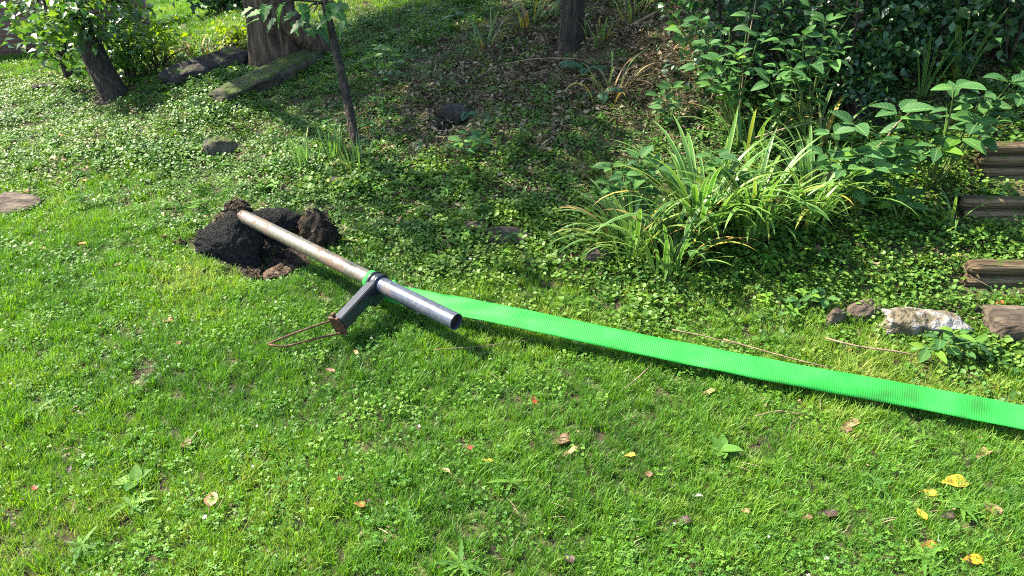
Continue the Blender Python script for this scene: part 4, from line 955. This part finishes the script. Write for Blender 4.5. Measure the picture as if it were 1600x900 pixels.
# ------------------------------------------------------------------ lawn weeds
def rosette(label, u, v, n, L, key='weed', name='dandelion', up=0.25):
    b = PH(u, v); T = thing(name, label, 'weed', b, 'weeds in the lawn')
    a0 = rnd(0, 6.28)
    for i in range(n):
        a = a0 + i * 6.283 / n + rnd(-.3, .3); put_leaf(key, T, b + Vector((0, 0, 0.02)), Vector((math.cos(a), math.sin(a), rnd(0.1, up * 2.4))), Vector((0, 0, 1)), L * rnd(0.7, 1.2))
for lab, u, v, n, L in [('dandelion rosette right of the two yellow leaves', 1500, 800, 8, 0.10), ('dandelion rosette at the bottom edge near the spotted yellow leaf', 1440, 880, 7, 0.11),
                        ('dandelion rosette in the lower middle of the lawn', 985, 820, 8, 0.11), ('dandelion rosette in the foreground left of the middle', 640, 815, 7, 0.10),
                        ('dandelion rosette below the tan fallen leaf on the left', 205, 795, 7, 0.10), ('dandelion rosette in the bottom middle edge', 720, 890, 8, 0.11),
                        ('dandelion rosette right of the dark curled brown leaf', 1370, 765, 6, 0.09), ('dandelion rosette at the left side above the red fallen leaf', 60, 650, 6, 0.09),
                        ('dandelion rosette under the strap near the right edge', 1440, 690, 6, 0.08), ('dandelion rosette in the lower left corner', 130, 860, 8, 0.10),
                        ('dandelion rosette in the grass left of the brown leaf pair', 800, 760, 6, 0.09)]:
    rosette(lab, u, v, n, L * rnd(0.55, 0.8), up=0.2)
rosette('broad-leaved seedling with textured leaves in the right half of the lawn', 1125, 712, 7, 0.06, 'weedoval', 'lawn_seedling', 0.35)
rosette('grey-green tuft of leaves in the foreground left of the tan leaf', 215, 760, 5, 0.06, 'weedoval', 'lawn_seedling', 0.3)

# ------------------------------------------------------------------ fallen leaves and twigs
def fallen(u, v, px, col, label, long=0.55, curl=0.5, rot=None, h=0.024, stand=0.0, shape='ovate'):
    p = PH(u, v, h); L = px / F * depth_of(p) * 1.1
    vv, f, uv = leaf_vf(L, L * long, rnd(0.1, 0.3) + curl * 0.7, rnd(-.1, .2) + curl * 0.5, 8, shape, 0.03 * (1 + curl))
    vv = [(x, y - L / 2, z) for x, y, z in vv]
    o = obj('fallen_leaf', mesh('fallen_leaf', vv, f, [FL[col]], True, uv), None, p, (stand + rnd(0.1, 0.35), rnd(-.25, .25), rnd(0, 6.28) if rot is None else rot))
    tag(o, label, 'leaf', 'fallen leaves')
hp = math.pi / 2
for a in [(1493, 752, 42, 'yellow', 'largest yellow fallen leaf near the right edge of the lawn', 0.5, 0.1, hp + .1), (1452, 769, 26, 'yellow', 'small pale yellow leaf just left of the largest yellow leaf', 0.5, 0.2, hp - .3),
          (1440, 803, 20, 'yellow', 'small yellow leaf standing on edge below the pale yellow one', 0.6, 0.2, 0.3), (1452, 851, 30, 'orange', 'narrow orange-brown leaf left of the spotted yellow leaf', 0.4, 0.3, hp + .2),
          (1523, 873, 36, 'spotted', 'yellow fallen leaf with black spots in the lower right corner', 0.45, 0.1, hp + .1), (1538, 705, 28, 'tan', 'curled pinkish brown leaf below the strap at the right', 0.5, 0.7, hp + .4),
          (1550, 795, 26, 'brown', 'brown leaf at the right edge below the largest yellow leaf', 0.8, 0.4, 0.2), (1482, 805, 20, 'dark', 'dark withered leaf beside the right dandelion rosette', 0.6, 0.6, hp),
          (1295, 802, 34, 'dark', 'dark brown curled leaf in the lower right lawn', 0.45, 0.8, hp - .2), (1262, 808, 18, 'brown', 'small brown leaf just left of the dark curled one', 0.5, 0.5, hp + .3),
          (1330, 661, 32, 'tan', 'long tan leaf lying under the strap', 0.35, 0.5, hp + .25), (1323, 671, 20, 'brown', 'small brown leaf touching the long tan leaf', 0.5, 0.5, hp),
          (878, 687, 26, 'brown', 'curled brown leaf, upper of the pair in mid lawn', 0.7, 1.0, hp + .2), (892, 704, 28, 'tan', 'tan rolled leaf, lower of the pair in mid lawn', 0.35, 0.8, hp + .5),
          (985, 710, 16, 'yellow', 'small yellow-green leaf in the grass right of the brown pair', 0.5, 0.3, hp), (1013, 740, 12, 'brown', 'tiny round brown leaf in mid lawn', 0.9, 0.4, 0),
          (1084, 771, 32, 'pale', 'pale folded grass-like leaf below the broad-leaved seedling', 0.25, 0.8, hp - .3), (1065, 813, 32, 'dark', 'dark brown withered leaf in the lower lawn right of the middle', 0.45, 0.7, hp),
          (1165, 798, 14, 'tan', 'tiny tan leaf in the lower lawn', 0.6, 0.4, hp), (888, 872, 20, 'dark', 'blackened leaf at the bottom middle edge', 0.7, 0.6, 0.7),
          (1108, 611, 26, 'tan', 'tan leaf left of the strap end near the middle right', 0.4, 0.5, hp + .3), (835, 625, 14, 'red', 'small red and orange leaf below the pole end', 0.7, 0.2, 0.2),
          (735, 698, 12, 'red', 'tiny dark red leaf left of the brown pair', 0.8, 0.3, 0.4), (762, 719, 18, 'yellow', 'thin yellow leaf left of the brown pair', 0.35, 0.2, hp), (692, 733, 26, 'tan', 'narrow tan leaf left of the thin yellow leaf', 0.3, 0.5, hp - .5),
          (563, 788, 18, 'orange', 'small orange leaf in the foreground left of the middle', 0.6, 0.3, hp), (574, 783, 12, 'dark', 'tiny dark leaf touching the small orange leaf', 0.6, 0.5, hp), (531, 746, 12, 'red', 'tiny dark red leaf left of the middle foreground', 0.7, 0.3, .5),
          (331, 779, 26, 'tan', 'tan leaf standing up in the left foreground', 0.75, 0.2, 0.1), (290, 692, 20, 'brown', 'brown withered leaf in the left lawn', 0.8, 0.7, 0.8), (108, 732, 14, 'dark', 'small dark leaf in the left lawn', 0.5, 0.4, 0.2), (53, 762, 12, 'red', 'tiny red leaf at the left side of the foreground', 0.7, 0.3, 1),
          (262, 499, 17, 'orange', 'orange leaf in the bright lawn left of the fork', 0.7, 0.3, hp), (213, 598, 14, 'brown', 'brown leaf in the lawn below the orange one', 0.5, 0.4, hp), (515, 578, 20, 'brown', 'brown leaf in front of the fork', 0.45, 0.5, 1.0), (556, 549, 14, 'tan', 'tan leaf standing in the grass below the bracket', 0.5, 0.3, 0.3), (280, 535, 10, 'red', 'tiny reddish leaf in the lawn left of the fork tip', 0.7, 0.3, 0.3),
          (128, 380, 13, 'orange', 'orange leaf in the ground cover left of the black slab', 0.7, 0.3, hp), (66, 388, 10, 'orange', 'small rusty leaf near the left edge below the flat stone', 0.7, 0.3, hp), (130, 282, 12, 'orange', 'orange leaf in the sunlit ground cover above the flat stone', 0.7, 0.3, hp), (92, 212, 10, 'orange', 'round orange leaf in the ground cover at the far left', 0.9, 0.2, hp), (255, 368, 10, 'brown', 'brown leaf in the cover just left of the black slab', 0.7, 0.4, hp), (183, 413, 12, 'tan', 'tan leaf in the clover left of the soil crumb', 0.7, 0.4, hp), (38, 300, 16, 'red', 'reddish leaf lying at the top of the flat left stone', 0.6, 0.4, hp),
          (1567, 473, 20, 'orange', 'orange-brown curled leaf between the bottom log step and the slab', 0.6, 0.6, hp), (1583, 358, 20, 'yellow', 'yellow-tan leaf on the cover between the log steps', 0.5, 0.3, hp), (1405, 446, 18, 'brown', 'reddish brown leaf above the lichen stone', 0.6, 0.4, hp), (1462, 466, 14, 'dark', 'dark brown leaf just above the lichen stone', 0.8, 0.5, .4),
          (1325, 545, 12, 'orange', 'small orange leaf on the cover above the strap', 0.6, 0.3, .4), (780, 322, 9, 'red', 'tiny pink-red leaf on the slope left of the lilies', 0.8, 0.3, .4), (572, 200, 12, 'orange', 'orange leaf at the right of the sapling trunk', 0.6, 0.4, hp), (505, 178, 12, 'orange', 'orange-brown leaf in the cover left of the sapling trunk', 0.6, 0.4, hp)]:
    fallen(*a)
def twig(pts, r, label):
    P, Rr = resample(pts, [r] * (len(pts) - 1) + [r * 0.4], 0.03); mb = MB(); mb.tube(P, Rr, 6, bump=0.15); tag(obj('dry_twig', mb.build('dry_twig', M['twig'], True)), label, 'twig', 'dry twigs on the grass')
twig([PH(975, 608, .03), PH(995, 592, .045), PH(1008, 580, .05), PH(1018, 570, .045)], 0.0028, 'short bent twig on the lawn below the strap')
twig([PH(680, 546, .035), PH(740, 542, .04), PH(800, 535, .04), PH(850, 528, .03)], 0.002, 'thin twig in the grass below the pole end')
twig([PH(1130, 530, .05), PH(1200, 550, .05), PH(1260, 566, .05), PH(1300, 575, .045)], 0.0035, 'long straw-coloured stem lying along the upper edge of the strap')
twig([PH(1290, 528, .05), PH(1340, 541, .06), PH(1400, 549, .06), PH(1440, 557, .05)], 0.004, 'pale bare stem lying below the lichen stone')
twig([PH(1050, 515, .05), PH(1100, 525, .06), PH(1150, 538, .05)], 0.003, 'straw stem in front of the lilies')
twig([PH(1180, 650, .03), PH(1220, 642, .04), PH(1260, 650, .03)], 0.002, 'straw stem on the lawn left of the long tan leaf')
twig([PH(790, 100, .04), PH(835, 92, .06), PH(900, 92, .08), PH(925, 100, .05)], 0.004, 'fallen pale twig below the bank tree')
twig([PH(985, 40, .05), PH(1020, 22, .08), PH(1040, 12, .06)], 0.008, 'dark fallen branch on the bare bank at the top edge')
twig([PH(1180, 215, .2), PH(1230, 200, .25), PH(1290, 185, .2)], 0.004, 'pale dead stem crossing the shade above the lilies')
twig([PH(1280, 280, .2), PH(1370, 230, .3), PH(1400, 195, .35), PH(1440, 160, .35)], 0.004, 'slanting yellowish stem through the large-leaved plant')

# ------------------------------------------------------------------ ground cover (uncountable)
litc = PH(950, 70); litc2 = PH(730, 140)
def lit(x, y): return np.clip(1.15 * np.exp(-(((x - litc.x) / 1.3) ** 2 + ((y - litc.y) / 0.95) ** 2)) + 0.4 * np.exp(-(((x - litc2.x) / 0.8) ** 2 + ((y - litc2.y) / 0.5) ** 2)), 0, 1)
def shade_bed(x, y): return sstep(0.8, 1.7, x + 0.5 * (fbm(x * 1.5, y * 1.5, 61) - .5)) * sstep(1.35, 2.2, dline(x, y))
_fl = [PH(-400, 190), PH(-100, 150), PH(0, 132), PH(110, 116), PH(240, 92), PH(330, 68), PH(470, 45), PH(560, 24), PH(640, 16), PH(740, 8)]
FLX = [p.x for p in _fl]; FLY = [p.y for p in _fl]
def lawnness(x, y):
    d = dline(x, y) + 0.9 * (fbm(x * 1.6, y * 1.6, 21) - 0.5) - 0.35 * sstep(0, -3, x)
    near = 1 - sstep(-0.15, 0.75, d)
    yt = np.interp(x, FLX, FLY); farl = sstep(-0.15, 0.3, y - yt + 0.4 * (fbm(x * 2, y * 2, 29) - .5)) * (x < FLX[-1] + 0.3)
    return np.clip(near + farl, 0, 1)
GP = [proto(grass_proto(21, h * 0.92, s), M['grass'], True) for h, s in ((0.05, 0.022), (0.06, 0.025), (0.068, 0.022), (0.045, 0.028), (0.058, 0.03), (0.08, 0.02))]
dens = lambda y: np.interp(y, [1, 2.5, 4, 7, 12, 22], [3400, 3000, 1600, 620, 240, 70])
x, y, g = scatter(-19, 5, 0.9, 22, dens, lambda x, y: lawnness(x, y) * np.clip(0.45 + 1.1 * fbm(x * 3, y * 3, 33), 0.5, 1), 1)
n = len(x); tone = fbm(x * 1.3, y * 1.3, 41); fine = fbm(x * 7, y * 7, 42)
instancer('lawn_grass', np.stack([x, y, H(x, y)], 1), np.stack([g.normal(0, .16, n), g.normal(0, .16, n), g.uniform(0, 6.28, n)], 1), g.uniform(0.55, 1.0, n) * (0.6 + 0.55 * fine) * np.interp(y, [2, 4, 9, 20], [1, 1.1, 1.5, 3.2]),
          np.clip(-0.22 + 1.05 * tone + 0.45 * fine + g.normal(0, .16, n), 0, 1), g.integers(0, len(GP), n), GP, 'short bright green lawn grass', 'grass')
NG = n
CP = [proto(clover_proto(11, 0.045, 0.0060, 0.010, 0.034), M['clover']) for _ in range(5)]
dens = lambda y: np.interp(y, [1, 2.5, 4, 7], [520, 480, 330, 120])
x, y, g = scatter(-6, 4, 0.9, 6, dens, lambda x, y: np.clip(0.08 + 0.8 * sstep(0.42, 0.64, fbm(x * 2.2, y * 2.2, 51) + 0.10 * (x < -0.3)), 0, 1) * (1 - sstep(0.5, 1.4, dline(x, y))), 2)
n = len(x)
instancer('clover', np.stack([x, y, H(x, y)], 1), np.stack([g.normal(0, .12, n), g.normal(0, .12, n), g.uniform(0, 6.28, n)], 1), g.uniform(0.75, 1.3, n), np.clip(fbm(x * 4, y * 4, 52) + g.normal(0, .2, n), 0, 1), g.integers(0, len(CP), n), CP, 'clover leaves mixed through the lawn', 'clover')
IP = [proto(cover_proto(q, 0.07, rr, 0.008, hh, 0.6), M['ivy']) for q, rr, hh in ((26, .0095, .045), (26, .0105, .05), (32, .008, .04), (24, .0115, .055), (30, .009, .05), (36, .007, .035))]
dens = lambda y: np.interp(y, [1, 2.5, 4, 6, 9], [760, 720, 640, 480, 260])
x, y, g = scatter(-9, 5.5, 1.6, 9.5, dens, lambda x, y: np.clip((1 - 0.85 * lawnness(x, y)) * sstep(-0.5, 0.25, dline(x, y) + 0.5 * (fbm(x * 2, y * 2, 23) - .5)), 0, 1) * (1 - 0.8 * lit(x, y)) * (1 - 0.72 * shade_bed(x, y)) * np.clip(0.45 + fbm(x * 2.6, y * 2.6, 71), 0.3, 1), 3)
n = len(x); tone = fbm(x * 0.9, y * 0.9, 81)
instancer('creeping_ground_cover', np.stack([x, y, H(x, y)], 1), np.stack([g.normal(.1, .15, n), g.normal(-.08, .15, n), g.uniform(0, 6.28, n)], 1), g.uniform(0.7, 1.2, n) * (0.5 + 0.95 * fbm(x * 2.2, y * 2.2, 82)), np.clip(0.65 * tone + 0.2 * fbm(x * 5, y * 5, 83) + g.normal(0, .15, n), 0, 1), g.integers(0, len(IP), n), IP, 'low creeping ground cover of small round leaves over the bank', 'ground cover')
NI = n
LPp = [proto(litter_proto(14), M['litter']) for _ in range(5)]
dens = lambda y: 620
x, y, g = scatter(-5, 5, 2.2, 9, dens, lambda x, y: np.clip(lit(x, y) + 0.35 * shade_bed(x, y) + (0.03 + 0.2 * sstep(.55, .7, fbm(x * 2, y * 2, 95))) * sstep(0, .5, dline(x, y)), 0, 1), 4)
n = len(x)
instancer('leaf_litter', np.stack([x, y, H(x, y)], 1), np.stack([g.normal(0.1, .2, n), g.normal(0, .2, n), g.uniform(0, 6.28, n)], 1), g.uniform(0.6, 1.2, n), g.random(n), g.integers(0, len(LPp), n), LPp, 'brown dry leaf litter and straw on the bank', 'litter')
WP = []
for q in range(5):
    mb = MB(); hgt = rnd(0.05, 0.10); mb.tube([(0, 0, 0), (rnd(-.015, .015), rnd(-.015, .015), hgt)], [0.0016, 0.001], 4, False)
    for i in range(11):
        a = i * 2.4; z = hgt * (0.3 + 0.7 * i / 11); v, f, uv = leaf_vf(rnd(0.025, 0.045), rnd(0.009, 0.015), 0.25, 0.35, 3, 'ovate'); mb.add(place(v, frame((0, 0, z), (math.cos(a), math.sin(a), rnd(0, .6)), (0, 0, 1))), f, uv)
    WP.append(proto(mb, M['clover']))
x, y, g = scatter(-4, 4.5, 2.0, 7, lambda y: 70, lambda x, y: sstep(0.48, 0.66, fbm(x * 1.9, y * 1.9, 97) + 0.10 * (x > 0.8)) * sstep(-0.1, 0.4, dline(x, y)) * (1 - 0.8 * lit(x, y)), 6)
n = len(x)
instancer('bank_weeds', np.stack([x, y, H(x, y)], 1), np.stack([g.normal(0, .2, n), g.normal(0, .2, n), g.uniform(0, 6.28, n)], 1), g.uniform(0.7, 1.4, n), g.random(n), g.integers(0, len(WP), n), WP, 'small pointed-leaf weeds growing through the ground cover', 'weeds')
fm = MB()
for i in range(14):
    d = rdir(-0.2, 1); r = 0.006; s = d.orthogonal().normalized() * r * 0.5; fm.add([Vector((0, 0, 0.05)) + d * r * .3 - s, Vector((0, 0, 0.05)) + d * r * .3 + s, Vector((0, 0, 0.05)) + d * r * 1.2], [(0, 1, 2)])
FP = [proto(fm, M['flower'])]
TP = []
for q in range(4):
    mb = MB()
    for i in range(3):
        v, f, uv = leaf_vf(rnd(0.03, 0.08), rnd(0.002, 0.0035), 0.2, rnd(-.1, .3), 3, 'blade') if i else leaf_vf(rnd(0.008, 0.016), rnd(0.006, 0.011), rnd(.2, .9), rnd(-.3, .4), 3, 'ovate')
        mb.add(place(v, Matrix.Translation((rnd(-.05, .05), rnd(-.05, .05), rnd(.012, .034))) @ Matrix.Rotation(rnd(0, 6.28), 4, 'Z') @ Matrix.Rotation(rnd(-.3, .3), 4, 'X')), f, uv)
    TP.append(proto(mb, M['litter']))
x, y, g = scatter(-5, 4, 0.9, 5, lambda y: 75, lambda x, y: (0.25 + sstep(.45, .7, fbm(x * 2.5, y * 2.5, 99))) * (1 - sstep(0.2, 0.9, dline(x, y))), 8)
n = len(x)
instancer('lawn_thatch', np.stack([x, y, H(x, y)], 1), np.stack([g.normal(0, .1, n), g.normal(0, .1, n), g.uniform(0, 6.28, n)], 1), g.uniform(0.7, 1.2, n), g.random(n), g.integers(0, 4, n), TP, 'dry straw and brown specks caught in the lawn', 'thatch')
x, y, g = scatter(-4, 3, 1.0, 4.5, lambda y: 11, lambda x, y: sstep(0.45, 0.65, fbm(x * 2.2, y * 2.2, 51)) * (1 - sstep(0.0, 0.8, dline(x, y))), 5)
n = len(x)
instancer('clover_flowers', np.stack([x, y, H(x, y)], 1), np.stack([g.normal(0, .2, n), g.normal(0, .2, n), g.uniform(0, 6.28, n)], 1), g.uniform(0.7, 1.2, n), g.random(n), np.zeros(n, int), FP, 'small white clover flower heads in the lawn', 'flowers')
